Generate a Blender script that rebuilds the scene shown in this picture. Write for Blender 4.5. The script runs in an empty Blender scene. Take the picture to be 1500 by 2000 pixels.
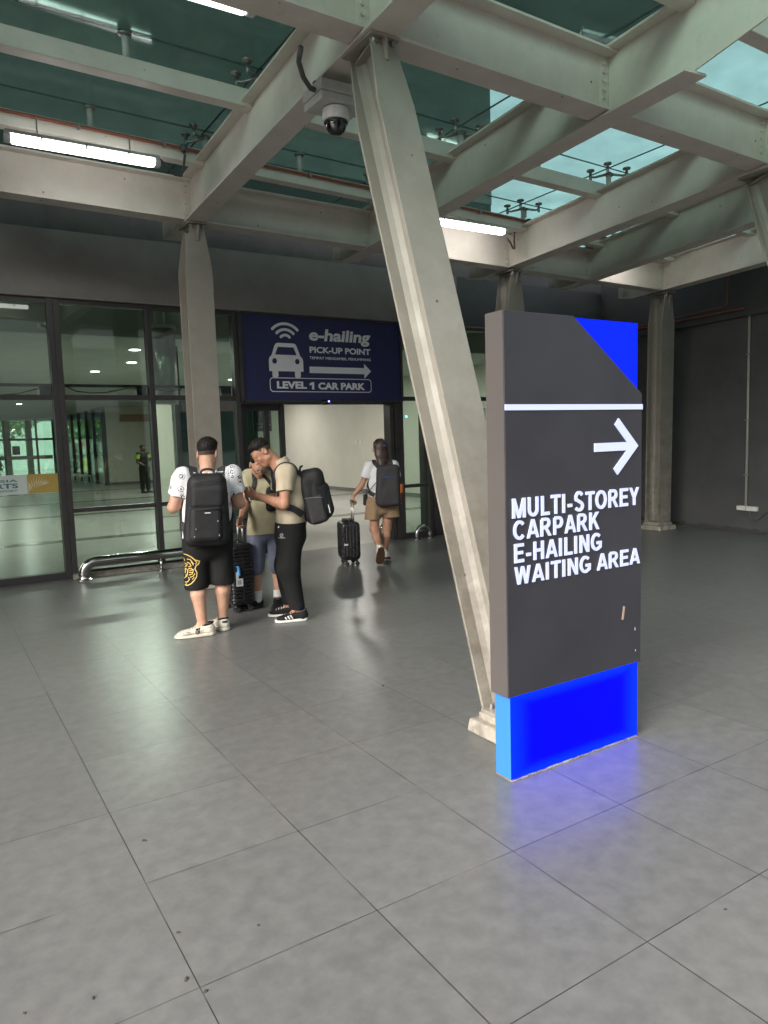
import bpy, bmesh, math, random
import numpy as np
from mathutils import Vector, Matrix
from mathutils.bvhtree import BVHTree
random.seed(4); rng = np.random.default_rng(4)
sc = bpy.context.scene
col = sc.collection
# ------------------------------------------------------------------ camera
FPX, YAW, PITCH, ROLL, EYE = 1419.8, 0.561675, 0.101081, 0.030696, 1.5555
def cam_axes():
    f = np.array([math.sin(YAW)*math.cos(PITCH), math.cos(YAW)*math.cos(PITCH), -math.sin(PITCH)])
    r0 = np.array([math.cos(YAW), -math.sin(YAW), 0.0]); d0 = np.cross(f, r0)
    c, s = math.cos(ROLL), math.sin(ROLL)
    return c*r0 + s*d0, -s*r0 + c*d0, f
CR, CD, CF = cam_axes()
cam = bpy.data.cameras.new('camera'); cam.sensor_fit = 'HORIZONTAL'; cam.sensor_width = 36.0
cam.lens = FPX/1500*36; cam.clip_start = 0.05; cam.clip_end = 600
camo = bpy.data.objects.new('camera', cam); col.objects.link(camo); sc.camera = camo
camo.matrix_world = Matrix(((CR[0], -CD[0], -CF[0], 0), (CR[1], -CD[1], -CF[1], 0), (CR[2], -CD[2], -CF[2], EYE), (0, 0, 0, 1)))
def ray(px, py): return (CR*(px-750) + CD*(py-1000))/FPX + CF
def at(px, py, Y=None, X=None, Z=None):     # a measured picture point on a world plane
    d = ray(px, py)
    t = Y/d[1] if Y is not None else X/d[0] if X is not None else (Z-EYE)/d[2]
    return Vector((d[0]*t, d[1]*t, EYE + d[2]*t))
# ------------------------------------------------------------------ sky, sun, exposure
w = bpy.data.worlds.new('World'); sc.world = w; w.use_nodes = True
nt = w.node_tree; bg = nt.nodes['Background']
sky = nt.nodes.new('ShaderNodeTexSky'); sky.sky_type = 'NISHITA'; sky.sun_disc = False
SUN_EL, SUN_AZ = math.radians(36), math.radians(250)
sky.sun_elevation = SUN_EL; sky.sun_rotation = SUN_AZ; sky.dust_density = 6.0; sky.air_density = 1.0
hs = nt.nodes.new('ShaderNodeHueSaturation'); hs.inputs['Saturation'].default_value = .35   # milky overcast
nt.links.new(sky.outputs[0], hs.inputs['Color']); nt.links.new(hs.outputs[0], bg.inputs[0]); bg.inputs[1].default_value = 0.14
sun = bpy.data.lights.new('sun', 'SUN'); sun.energy = .7; sun.angle = math.radians(50); sun.color = (1, .95, .88)
so = bpy.data.objects.new('sun', sun); col.objects.link(so)
so.rotation_euler = (math.radians(90)-SUN_EL, 0, math.pi - SUN_AZ)   # light travels towards +X +Y: from behind the camera's left shoulder
sc.view_settings.view_transform = 'Standard'; sc.view_settings.look = 'None'
sc.view_settings.exposure = 1.75; sc.view_settings.gamma = 1
sc.cycles.use_denoising = True
try: sc.cycles.denoiser = 'OPENIMAGEDENOISE'
except Exception: pass
sc.cycles.max_bounces = 10; sc.cycles.transparent_max_bounces = 24; sc.cycles.diffuse_bounces = 5
sc.cycles.glossy_bounces = 5; sc.cycles.caustics_reflective = False; sc.cycles.caustics_refractive = False
sc.cycles.sample_clamp_indirect = 4
# ------------------------------------------------------------------ materials
def nodes(m): return m.node_tree.nodes, m.node_tree.links
def mat(name, c1, rough=.5, c2=None, scale=6., metal=0., bump=0., bscale=60., spec=.5, emit=None, estr=0., stretch=None, rvar=0., lo=.35, hi=.65, detail=6):
    m = bpy.data.materials.new(name); m.use_nodes = True
    N, L = nodes(m); b = N['Principled BSDF']
    b.inputs['Base Color'].default_value = (*c1, 1); b.inputs['Roughness'].default_value = rough
    b.inputs['Metallic'].default_value = metal; b.inputs['Specular IOR Level'].default_value = spec
    tc = N.new('ShaderNodeTexCoord'); vec = tc.outputs['Object']
    if stretch:
        mp = N.new('ShaderNodeMapping'); mp.inputs['Scale'].default_value = stretch; L.new(vec, mp.inputs[0]); vec = mp.outputs[0]
    if c2 is not None or rvar:
        n = N.new('ShaderNodeTexNoise'); n.inputs['Scale'].default_value = scale; n.inputs['Detail'].default_value = detail
        n.inputs['Roughness'].default_value = .62
        L.new(vec, n.inputs['Vector'])
        if c2 is not None:
            r = N.new('ShaderNodeValToRGB'); r.color_ramp.elements[0].position = lo; r.color_ramp.elements[1].position = hi
            r.color_ramp.elements[0].color = (*c1, 1); r.color_ramp.elements[1].color = (*c2, 1)
            L.new(n.outputs[0], r.inputs[0]); L.new(r.outputs[0], b.inputs['Base Color'])
        if rvar:
            mr = N.new('ShaderNodeMapRange'); mr.inputs['To Min'].default_value = max(.02, rough-rvar); mr.inputs['To Max'].default_value = min(1, rough+rvar)
            mr.inputs['From Min'].default_value = .3; mr.inputs['From Max'].default_value = .7
            L.new(n.outputs[0], mr.inputs[0]); L.new(mr.outputs[0], b.inputs['Roughness'])
    if bump:
        n2 = N.new('ShaderNodeTexNoise'); n2.inputs['Scale'].default_value = bscale; n2.inputs['Detail'].default_value = 4
        L.new(vec, n2.inputs['Vector'])
        bp = N.new('ShaderNodeBump'); bp.inputs['Strength'].default_value = bump; bp.inputs['Distance'].default_value = .01
        L.new(n2.outputs[0], bp.inputs['Height']); L.new(bp.outputs[0], b.inputs['Normal'])
    if emit:
        b.inputs['Emission Color'].default_value = (*emit, 1); b.inputs['Emission Strength'].default_value = estr
    return m
def steel_paint(name, c, dirt, amt=.55, stain=(.10, .085, .065), foot=0.):
    """Grey site paint with grime streaks that run down the member and small rust specks."""
    m = mat(name, c, .5, dirt, 3.5, bump=.06, bscale=90, rvar=.1)
    N, L = nodes(m); b = N['Principled BSDF']
    src = b.inputs['Base Color'].links[0].from_socket
    tc = N.new('ShaderNodeTexCoord')
    v = N.new('ShaderNodeTexNoise'); v.inputs['Scale'].default_value = 11; v.inputs['Detail'].default_value = 8; v.inputs['Roughness'].default_value = .7
    L.new(tc.outputs['Object'], v.inputs['Vector'])
    r = N.new('ShaderNodeValToRGB'); r.color_ramp.elements[0].position = .60; r.color_ramp.elements[1].position = .78
    r.color_ramp.elements[0].color = (0, 0, 0, 1); r.color_ramp.elements[1].color = (amt, amt, amt, 1)
    L.new(v.outputs[0], r.inputs[0])
    mx = N.new('ShaderNodeMixRGB'); mx.inputs[2].default_value = (*stain, 1); L.new(r.outputs[0], mx.inputs[0]); L.new(src, mx.inputs[1])
    vo = N.new('ShaderNodeTexVoronoi'); vo.inputs['Scale'].default_value = 5; L.new(tc.outputs['Object'], vo.inputs['Vector'])
    r2 = N.new('ShaderNodeValToRGB'); r2.color_ramp.elements[0].position = .03; r2.color_ramp.elements[1].position = .055
    r2.color_ramp.elements[0].color = (1, 1, 1, 1); r2.color_ramp.elements[1].color = (0, 0, 0, 1)
    L.new(vo.outputs['Distance'], r2.inputs[0])
    mx2 = N.new('ShaderNodeMixRGB'); mx2.inputs[2].default_value = (.07, .045, .03, 1); L.new(r2.outputs[0], mx2.inputs[0]); L.new(mx.outputs[0], mx2.inputs[1])
    L.new(mx2.outputs[0], b.inputs['Base Color'])
    if foot:                          # hand and trolley grime that thickens towards the foot
        sp = N.new('ShaderNodeSeparateXYZ'); L.new(tc.outputs['Object'], sp.inputs[0])
        zr = N.new('ShaderNodeMapRange'); zr.inputs['From Min'].default_value = .1; zr.inputs['From Max'].default_value = 2.3; zr.inputs['To Min'].default_value = 1.; zr.inputs['To Max'].default_value = 0.; L.new(sp.outputs[2], zr.inputs[0])
        gn = N.new('ShaderNodeTexNoise'); gn.inputs['Scale'].default_value = 5.; gn.inputs['Detail'].default_value = 9; gn.inputs['Roughness'].default_value = .68; L.new(tc.outputs['Object'], gn.inputs['Vector'])
        gr = N.new('ShaderNodeValToRGB'); gr.color_ramp.elements[0].position = .34; gr.color_ramp.elements[1].position = .62; gr.color_ramp.elements[0].color = (0, 0, 0, 1); gr.color_ramp.elements[1].color = (foot, foot, foot, 1); L.new(gn.outputs[0], gr.inputs[0])
        mu = N.new('ShaderNodeMath'); mu.operation = 'MULTIPLY'; L.new(gr.outputs[0], mu.inputs[0]); L.new(zr.outputs[0], mu.inputs[1])
        m3 = N.new('ShaderNodeMixRGB'); m3.inputs[2].default_value = (.12, .105, .085, 1); L.new(mu.outputs[0], m3.inputs[0]); L.new(mx2.outputs[0], m3.inputs[1]); L.new(m3.outputs[0], b.inputs['Base Color'])
    return m
def glass(name, tint, gloss=.12, dirt=.0, dirtc=(.3, .4, .36), rough=.02, refl=1.0, top=.85):
    m = bpy.data.materials.new(name); m.use_nodes = True
    N, L = nodes(m); N.remove(N['Principled BSDF']); out = N['Material Output']
    t = N.new('ShaderNodeBsdfTransparent'); t.inputs[0].default_value = (*tint, 1)
    g = N.new('ShaderNodeBsdfGlossy'); g.inputs['Roughness'].default_value = rough; g.inputs['Color'].default_value = (refl, refl, refl, 1)
    fr = N.new('ShaderNodeLayerWeight'); fr.inputs['Blend'].default_value = .25
    mr = N.new('ShaderNodeMapRange'); mr.inputs['To Min'].default_value = gloss; mr.inputs['To Max'].default_value = top
    L.new(fr.outputs['Fresnel'], mr.inputs[0])
    mx = N.new('ShaderNodeMixShader'); L.new(mr.outputs[0], mx.inputs[0]); L.new(t.outputs[0], mx.inputs[1]); L.new(g.outputs[0], mx.inputs[2])
    last = mx
    if dirt:
        d = N.new('ShaderNodeBsdfDiffuse'); d.inputs[0].default_value = (*dirtc, 1)
        tr = N.new('ShaderNodeBsdfTranslucent'); tr.inputs[0].default_value = (*dirtc, 1)
        ms = N.new('ShaderNodeMixShader'); ms.inputs[0].default_value = .6; L.new(d.outputs[0], ms.inputs[1]); L.new(tr.outputs[0], ms.inputs[2])
        tc = N.new('ShaderNodeTexCoord'); n = N.new('ShaderNodeTexNoise'); n.inputs['Scale'].default_value = 1.6; n.inputs['Detail'].default_value = 7
        n.inputs['Roughness'].default_value = .65; L.new(tc.outputs['Object'], n.inputs['Vector'])
        q = N.new('ShaderNodeMapRange'); q.inputs['From Min'].default_value = .3; q.inputs['From Max'].default_value = .7
        q.inputs['To Min'].default_value = dirt*.5; q.inputs['To Max'].default_value = dirt*1.5; L.new(n.outputs[0], q.inputs[0])
        m2 = N.new('ShaderNodeMixShader'); L.new(q.outputs[0], m2.inputs[0]); L.new(mx.outputs[0], m2.inputs[1]); L.new(ms.outputs[0], m2.inputs[2]); last = m2
    L.new(last.outputs[0], out.inputs[0])
    return m
def tile_mat(name, c1, c2, grout, x0, y0, s, rough, gw=.0032, sx=None, var=.11, spec=.5, scale=5.):
    m = mat(name, c1, rough, c2, scale, lo=.34, hi=.66, detail=10, spec=spec)
    N, L = nodes(m); b = N['Principled BSDF']; src = b.inputs['Base Color'].links[0].from_socket
    tc = N.new('ShaderNodeTexCoord'); sep = N.new('ShaderNodeSeparateXYZ'); L.new(tc.outputs['Object'], sep.inputs[0])
    def mth(op, a, bb=None):
        n = N.new('ShaderNodeMath'); n.operation = op
        for i, x in enumerate((a, bb)):
            if x is None: continue
            if isinstance(x, (int, float)): n.inputs[i].default_value = x
            else: L.new(x, n.inputs[i])
        return n.outputs[0]
    fl, gr = [], []
    for k, o, ss in ((0, x0, sx or s), (1, y0, s)):
        q = mth('DIVIDE', mth('SUBTRACT', sep.outputs[k], o), ss)
        f = mth('FLOOR', q); fl.append(f); r = mth('SUBTRACT', q, f)
        e = mth('MINIMUM', r, mth('SUBTRACT', 1.0, r)); gr.append(mth('LESS_THAN', mth('MULTIPLY', e, ss), gw*.5*(1 if k else 1.15)))
    g = mth('MAXIMUM', gr[0], gr[1])
    cmb = N.new('ShaderNodeCombineXYZ'); L.new(fl[0], cmb.inputs[0]); L.new(fl[1], cmb.inputs[1])
    wn = N.new('ShaderNodeTexWhiteNoise'); L.new(cmb.outputs[0], wn.inputs['Vector'])
    hv = N.new('ShaderNodeHueSaturation'); L.new(src, hv.inputs['Color'])
    L.new(mth('ADD', 1-var/2, mth('MULTIPLY', wn.outputs['Value'], var)), hv.inputs['Value'])
    # dust caught in some lengths of joint, black dirt in others
    gn = N.new('ShaderNodeTexNoise'); gn.inputs['Scale'].default_value = 2.2; gn.inputs['Detail'].default_value = 5; L.new(tc.outputs['Object'], gn.inputs['Vector'])
    gm = N.new('ShaderNodeValToRGB'); gm.color_ramp.elements[0].position = .52; gm.color_ramp.elements[1].position = .66
    gm.color_ramp.elements[0].color = (*grout, 1); gm.color_ramp.elements[1].color = (*[min(.5, x*4.5) for x in grout], 1); L.new(gn.outputs[0], gm.inputs[0])
    mx = N.new('ShaderNodeMixRGB'); L.new(g, mx.inputs[0]); L.new(hv.outputs[0], mx.inputs[1]); L.new(gm.outputs[0], mx.inputs[2])
    L.new(mx.outputs[0], b.inputs['Base Color'])
    bp = N.new('ShaderNodeBump'); bp.inputs['Strength'].default_value = .35; bp.inputs['Distance'].default_value = .004; bp.invert = True
    L.new(g, bp.inputs['Height'])
    # very slight unevenness inside a tile
    n2 = N.new('ShaderNodeTexNoise'); n2.inputs['Scale'].default_value = 2.5; L.new(tc.outputs['Object'], n2.inputs['Vector'])
    bp2 = N.new('ShaderNodeBump'); bp2.inputs['Strength'].default_value = .08; bp2.inputs['Distance'].default_value = .01
    L.new(n2.outputs[0], bp2.inputs['Height']); L.new(bp.outputs[0], bp2.inputs['Normal']); L.new(bp2.outputs[0], b.inputs['Normal'])
    return m
# ------------------------------------------------------------------ object helpers
def tag(o, label=None, cat=None, group=None, kind=None):
    if label: o['label'] = label
    if cat: o['category'] = cat
    if group: o['group'] = group
    if kind: o['kind'] = kind
    return o
def thing(name, label, cat, loc=(0, 0, 0), rz=0., group=None):
    o = bpy.data.objects.new(name, None); col.objects.link(o); o.location = loc; o.rotation_euler = (0, 0, rz)
    o.empty_display_size = .1
    return tag(o, label, cat, group)
def origin(p):
    v = Vector((0, 0, 0))
    while p is not None: v = v + p.location; p = p.parent
    return v
class MB:
    def __init__(s): s.v = []; s.f = []
    def add(s, vs, fs):
        n = len(s.v); s.v += [tuple(v) for v in vs]; s.f += [tuple(n+i for i in f) for f in fs]; return s
    def box(s, a, b, M=None):
        x0, y0, z0 = [min(p, q) for p, q in zip(a, b)]; x1, y1, z1 = [max(p, q) for p, q in zip(a, b)]
        vs = [(x0, y0, z0), (x1, y0, z0), (x1, y1, z0), (x0, y1, z0), (x0, y0, z1), (x1, y0, z1), (x1, y1, z1), (x0, y1, z1)]
        if M is not None: vs = [M @ Vector(v) for v in vs]
        return s.add(vs, [(0, 3, 2, 1), (4, 5, 6, 7), (0, 1, 5, 4), (1, 2, 6, 5), (2, 3, 7, 6), (3, 0, 4, 7)])
    def hexa(s, lo, hi):          # two quads (4 points each, same winding)
        return s.add(list(lo)+list(hi), [(3, 2, 1, 0), (4, 5, 6, 7), (0, 1, 5, 4), (1, 2, 6, 5), (2, 3, 7, 6), (3, 0, 4, 7)])
    def prism(s, poly, vec):      # planar polygon extruded along a vector
        n = len(poly); vec = Vector(vec); p = [Vector(q) for q in poly]
        return s.add(p + [q+vec for q in p], [tuple(range(n))[::-1], tuple(range(n, 2*n))] + [(i, (i+1) % n, n+(i+1) % n, n+i) for i in range(n)])
    def tube(s, pts, r, seg=10, cap=True):
        pts = [Vector(p) for p in pts]; rs = r if isinstance(r, (list, tuple)) else [r]*len(pts)
        n = len(s.v); up = None
        for i, p in enumerate(pts):
            d = (pts[min(i+1, len(pts)-1)] - pts[max(i-1, 0)]).normalized()
            if up is None:
                up = Vector((0, 0, 1)) if abs(d.z) < .9 else Vector((1, 0, 0))
            a = (up - d*up.dot(d)).normalized(); up = a; b = d.cross(a)
            for k in range(seg):
                t = 2*math.pi*k/seg; s.v.append(tuple(p + (a*math.cos(t) + b*math.sin(t))*rs[i]))
        for i in range(len(pts)-1):
            for k in range(seg):
                q = n+i*seg; s.f.append((q+k, q+(k+1) % seg, q+seg+(k+1) % seg, q+seg+k))
        if cap:
            s.f.append(tuple(n+k for k in range(seg))[::-1]); e = n+(len(pts)-1)*seg; s.f.append(tuple(e+k for k in range(seg)))
        return s
    def lathe(s, prof, c=(0, 0, 0), seg=20, ax='z'):
        n = len(s.v); c = Vector(c)
        for r, h in prof:
            for k in range(seg):
                t = 2*math.pi*k/seg; x, y = r*math.cos(t), r*math.sin(t)
                s.v.append(tuple(c + (Vector((x, y, h)) if ax == 'z' else Vector((x, h, y)) if ax == 'y' else Vector((h, x, y)))))
        for i in range(len(prof)-1):
            for k in range(seg): q = n+i*seg; s.f.append((q+k, q+(k+1) % seg, q+seg+(k+1) % seg, q+seg+k))
        s.f.append(tuple(n+k for k in range(seg))[::-1]); e = n+(len(prof)-1)*seg; s.f.append(tuple(e+k for k in range(seg)))
        return s
    def build(s, name, m, parent=None, smooth=False, bevel=0., loc=None):
        me = bpy.data.meshes.new(name); o = bpy.data.objects.new(name, me); col.objects.link(o)
        off = origin(parent)
        if loc is not None: o.location = Vector(loc) - off; off = Vector(loc)
        me.from_pydata([tuple(Vector(v)-off) for v in s.v], [], s.f); me.update()
        bm = bmesh.new(); bm.from_mesh(me); bmesh.ops.recalc_face_normals(bm, faces=bm.faces); bm.to_mesh(me); bm.free()
        if m: me.materials.append(m)
        if parent: o.parent = parent
        if smooth:
            for p in me.polygons: p.use_smooth = True
            if smooth == 'auto':
                import math as _m
                try: me.set_sharp_from_angle(angle=_m.radians(40))
                except Exception: pass
        if bevel:
            b = o.modifiers.new('bevel', 'BEVEL'); b.width = bevel; b.segments = 2; b.limit_method = 'ANGLE'
        return o
def copy_tree(o, parent=None):
    c = o.copy(); col.objects.link(c)
    if parent is not None: c.parent = parent
    for ch in list(o.children): copy_tree(ch, c)
    return c
def text_mesh(body, size=1., shear=0., bold=0.):
    """Outline letters of the built-in face as (verts, faces); the weight comes from a flattened bevel."""
    c = bpy.data.curves.new('t', 'FONT'); c.body = body; c.size = size; c.shear = shear; c.resolution_u = 3
    if bold: c.bevel_depth = bold; c.bevel_resolution = 1; c.extrude = .002
    o = bpy.data.objects.new('t', c); col.objects.link(o)
    dg = bpy.context.evaluated_depsgraph_get(); me = bpy.data.meshes.new_from_object(o.evaluated_get(dg))
    vs = [(v.co.x, v.co.y, v.co.z) for v in me.vertices]; fs = [tuple(p.vertices) for p in me.polygons]
    bpy.data.objects.remove(o); bpy.data.curves.remove(c); bpy.data.meshes.remove(me)
    return vs, fs
def put_text(mb, body, O, U, V, width=None, height=None, bold=0., dn=(0, -1, 0), shear=0.):
    """Letters fitted to a width/height on the plane O + x U + y V; bold is the added half stroke as a share of the type size."""
    vs, fs = text_mesh(body, 1., shear, bold); xs = [v[0] for v in vs]; ys = [v[1] for v in vs]; zs = [v[2] for v in vs]
    kx = (width/(max(xs)-min(xs))) if width else 1.; ky = (height/(max(ys)-min(ys))) if height else kx
    if not width: kx = ky
    O, U, V, dn = Vector(O), Vector(U), Vector(V), Vector(dn); mx, my = min(xs), min(ys); zr = max(1e-6, max(zs)-min(zs))
    mb.add([O + U*((x-mx)*kx) + V*((y-my)*ky) + dn*(.0003*(z-min(zs))/zr) for x, y, z in vs], fs)
    return mb
# ------------------------------------------------------------------ palette
M = {}
M['steel'] = steel_paint('grey beam paint', (.66, .605, .55), (.58, .53, .475), .25)
M['steel_col'] = steel_paint('column paint', (.305, .281, .243), (.255, .233, .198), .32, foot=.95)
M['bolt'] = mat('galvanised bolt', (.35, .34, .32), .4, (.2, .19, .18), 30, metal=.7)
M['concrete'] = mat('painted concrete', (.36, .33, .275), .8, (.17, .15, .125), 9, bump=.7, bscale=35)
M['floor'] = tile_mat('grey porcelain tile', (.104, .1042, .1012), (.138, .1378, .1335), (.025, .024, .022), 1.1523, 1.9502, .6, .31, scale=13., spec=.36)
M['lobby_floor'] = tile_mat('lobby tile', (.30, .295, .275), (.36, .353, .33), (.14, .135, .125), .55, 9.4, .6, .28, scale=3.)
M['band'] = mat('dark tile band', (.13, .13, .12), .22, (.16, .157, .147), 4)
M['asphalt'] = mat('asphalt', (.05, .05, .05), .9, (.07, .07, .068), 40, bump=.4)
M['frame'] = mat('dark window frame', (.034, .031, .031), .42, (.045, .041, .04), 8)
M['fascia'] = mat('taupe fascia', (.27, .253, .236), .7, (.225, .21, .196), 2.2, bump=.08, bscale=30, rvar=.08)
M['darkwall'] = mat('charcoal wall paint', (.066, .066, .068), .62, (.088, .086, .085), 1.9, bump=.12, bscale=60)
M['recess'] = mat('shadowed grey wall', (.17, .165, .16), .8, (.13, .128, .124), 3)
M['upperwall'] = mat('grey upper wall', (.55, .56, .54), .8, (.62, .63, .61), 3)
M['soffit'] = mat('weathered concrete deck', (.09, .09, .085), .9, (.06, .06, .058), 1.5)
M['white'] = mat('white wall paint', (.62, .60, .53), .55, (.57, .55, .48), 1.2, bump=.03, bscale=80)
M['ceil'] = mat('grey green ceiling', (.44, .47, .43), .8, (.40, .43, .39), 2)
M['bulk'] = mat('bulkhead paint', (.36, .41, .37), .8, (.37, .42, .38), 1.5)
M['glass'] = glass('green tinted glass', (.74, .835, .775), .05)
M['glassdoor'] = glass('door glass', (.74, .85, .78), .05)
M['roofglass'] = glass('dirty roof glass', (.66, .85, .80), .008, .20, (.27, .38, .35), rough=.07, refl=.8, top=.16)
M['farglass'] = glass('far glass', (.72, .88, .8), .05)
M['seal'] = mat('black silicone', (.02, .02, .02), .6)
M['stainless'] = mat('polished stainless tube', (.62, .60, .56), .12, (.55, .53, .5), 12, metal=1.0, rvar=.04)
M['chrome'] = mat('spider casting', (.30, .29, .27), .35, (.2, .19, .18), 20, metal=.8)
M['lamp'] = mat('lit tube cover', (.9, .9, .9), .3, emit=(1, .985, .95), estr=4.8)
M['lampdim'] = mat('dimmer tube cover', (.9, .9, .9), .3, emit=(1, .985, .95), estr=1.1)
M['plastic'] = mat('grey lamp housing', (.5, .5, .48), .45, (.42, .42, .4), 12)
M['clear'] = mat('clear end cap', (.7, .7, .7), .15, (.5, .5, .5), 30)
M['redpipe'] = mat('red conduit', (.27, .075, .04), .55, (.2, .06, .035), 15)
M['greycable'] = mat('grey flexible conduit', (.07, .07, .07), .5, (.1, .1, .1), 30)
M['whiteplastic'] = mat('white plastic', (.7, .69, .66), .4, (.62, .6, .57), 10)
M['black'] = mat('black plastic', (.012, .012, .013), .35, (.02, .02, .02), 20)
M['dome'] = mat('smoked dome', (.01, .01, .012), .05, spec=.8)
M['signblue'] = mat('navy sign vinyl', (.020, .023, .105), .38, (.017, .020, .09), 3)
M['signwhite'] = mat('sign lettering white', (.86, .86, .88), .5, (.82, .82, .86), 8)
M['pylon'] = mat('charcoal pylon paint', (.026, .0258, .032), .42, (.033, .0325, .039), 2.5, bump=.03, bscale=120, rvar=.06)
M['pylonside'] = mat('pylon side sheet', (.088, .077, .073), .42, (.078, .068, .065), 2.0, rvar=.06)
M['blueglow'] = mat('lit blue acrylic', (.0, .0, .3), .5, spec=.08, emit=(.0, .0, 1.0), estr=1.0)
def edge_glow(m, edge):               # backlit acrylic: the light boxes shine a little paler towards their rims
    N, L = nodes(m); b = N['Principled BSDF']; tc = N.new('ShaderNodeTexCoord'); sp = N.new('ShaderNodeSeparateXYZ'); L.new(tc.outputs['Generated'], sp.inputs[0]); ms = []
    for k in (0, 2):
        d = N.new('ShaderNodeMath'); d.operation = 'PINGPONG'; d.inputs[1].default_value = .5; L.new(sp.outputs[k], d.inputs[0]); ms.append(d)
    mn = N.new('ShaderNodeMath'); mn.operation = 'MINIMUM'
    L.new(ms[0].outputs[0], mn.inputs[0]); L.new(ms[1].outputs[0], mn.inputs[1])
    cr = N.new('ShaderNodeValToRGB'); cr.color_ramp.interpolation = 'EASE'; c0 = tuple(b.inputs['Emission Color'].default_value); cr.color_ramp.elements[0].color = (*edge, 1); cr.color_ramp.elements[1].color = c0; cr.color_ramp.elements[1].position = .16
    L.new(mn.outputs[0], cr.inputs[0]); L.new(cr.outputs[0], b.inputs['Emission Color'])
edge_glow(M['blueglow'], (.0, .012, .97))
M['bluetop'] = mat('lit blue top acrylic', (.0, .01, .3), .5, spec=.08, emit=(.0, .008, 1.0), estr=.34)
M['blueside'] = mat('pale blue lit side', (.03, .12, .36), .4, spec=.2, emit=(.04, .24, .70), estr=.19)
M['letterglow'] = mat('lit white letters', (.25, .26, .32), .4, spec=.2, emit=(.58, .64, 1.0), estr=.25)
# ------------------------------------------------------------------ the ground
g = MB().add([(-150, -250, -.02), (200, -250, -.02), (200, 250, -.02), (-150, 250, -.02)], [(0, 1, 2, 3)]).build('ground', M['asphalt']); tag(g, kind='structure')
f = MB().box((-30, -9, -.2), (10.9, 9.27, 0)).build('floor', M['floor']); tag(f, kind='structure')
f = MB().box((-14, 9.27, -.2), (10.95, 47, -.004)).build('lobby_floor', M['lobby_floor']); tag(f, kind='structure')
b = MB()
for y in (13.0, 17.9, 22.2, 27.5): b.box((-14, y, -.003), (10.84, y+.32, .002))
tag(b.build('floor_band', M['band']), kind='structure')
# ------------------------------------------------------------------ terminal building
bld = thing('terminal_building', 'dark taupe fascia and black upper wall of the terminal above its glass front', 'building', (3, 9.4, 0))
mb = MB().box((-14, 9.25, 3.29), (7.3, 9.6, 4.05)); mb.box((-14, 9.20, 3.275), (7.3, 9.31, 3.30))
mb.build('fascia', M['fascia'], bld, bevel=.006)
MB().box((7.303, 9.262, 3.30), (10.95, 9.6, 4.05)).build('fascia', M['darkwall'], bld, bevel=.006)
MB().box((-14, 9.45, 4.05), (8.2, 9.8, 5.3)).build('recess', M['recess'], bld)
MB().box((-14, 9.43, 5.3), (8.2, 9.8, 11)).build('upper_wall', M['upperwall'], bld)
MB().box((8.2, 9.45, 4.05), (10.95, 9.8, 4.45)).build('parapet', M['darkwall'], bld)
mb = MB().box((6.74, 9.2, 0), (7.0, 9.6, 3.275)).box((7.0, 9.26, 0), (7.25, 9.6, 3.275)); mb.build('pier', M['frame'], bld, bevel=.004)
MB().box((9.0, 9.262, 0), (10.95, 9.6, 3.30)).build('wall', M['darkwall'], bld)
MB().box((-14, 9.262, -.1), (-3.0, 9.6, 3.275)).build('wall', M['darkwall'], bld)
MB().box((-14, 11.2, 3.15), (10.84, 11.35, 3.95)).build('bulkhead', M['bulk'], bld)
MB().box((-14, 9.6, 3.95), (10.95, 11.35, 4.05)).build('lobby_ceiling', M['ceil'], bld)
MB().box((-14, 11.35, 3.15), (10.84, 47, 3.3)).build('lobby_ceiling', M['ceil'], bld)
w_ = thing('lobby_wall', 'smooth off-white corridor wall running back behind the open sliding doorway', 'wall', (10.95, 25, 0))
MB().box((10.84, 9.6, -.004), (11.1, 31, 3.95)).build('wall_face', M['white'], w_)
MB().box((10.825, 9.6, -.004), (10.84, 31, .1)).build('skirting', M['band'], w_)
w_ = thing('lobby_wall', 'pale end wall of the lobby behind the guard seen through green glass', 'wall', (8.5, 31, 0))
MB().box((6.35, 31, -.004), (11.1, 31.3, 3.15)).build('wall_face', M['white'], w_)
MB().box((6.352, 30.985, -.004), (10.82, 30.998, .1)).build('skirting', M['band'], w_)
MB().box((6.9, 30.97, 2.55), (10.5, 30.998, 2.85)).build('stripe', mat('orange brown frieze', (.36, .20, .14), .6, (.3, .17, .12), 4), w_)
tag(MB().box((-14.3, 9.6, -.004), (-14, 47, 3.95)).build('lobby_wall', M['white']), 'white side wall at the unseen left end of the lobby', 'wall')
# ------------------------------------------------------------------ glass front
ZT, ZL = 2.145, .81
def glass_front(name, label, xs, rail, zt=ZT, ztop=3.275, door=False):
    t = thing(name, label, 'glass wall', ((xs[0]+xs[-1])/2, 9.3, 0))
    for x in xs: MB().box((x-.032, 9.232, .002), (x+.032, 9.368, ztop)).build('mullion', M['frame'], t, bevel=.003)
    for i in range(len(xs)-1):
        a, c = xs[i]+.032, xs[i+1]-.032
        MB().box((a, 9.25, ztop-.055), (c, 9.35, ztop)).build('head', M['frame'], t)
        MB().box((a, 9.25, zt-.03), (c, 9.35, zt+.03)).build('transom', M['frame'], t)
        MB().box((a, 9.25, .002), (c, 9.35, .085)).build('sill', M['frame'], t)
        zz = [.085, zt-.03, zt+.03, ztop-.055]
        if rail:
            MB().box((a, 9.255, ZL-.025), (c, 9.345, ZL+.025)).build('rail', M['frame'], t)
            zz = [.085, ZL-.025, ZL+.025, zt-.03, zt+.03, ztop-.055]
        for k in range(0, len(zz), 2):
            MB().box((a, 9.294, zz[k]), (c, 9.302, zz[k+1])).build('pane', M['glass'], t)
    return t
glass_front('glass_wall', 'green glass wall bay with automatic door and airport sticker at the left edge', [-3, -1.9, -.8, .25, 1.365], False)
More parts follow.
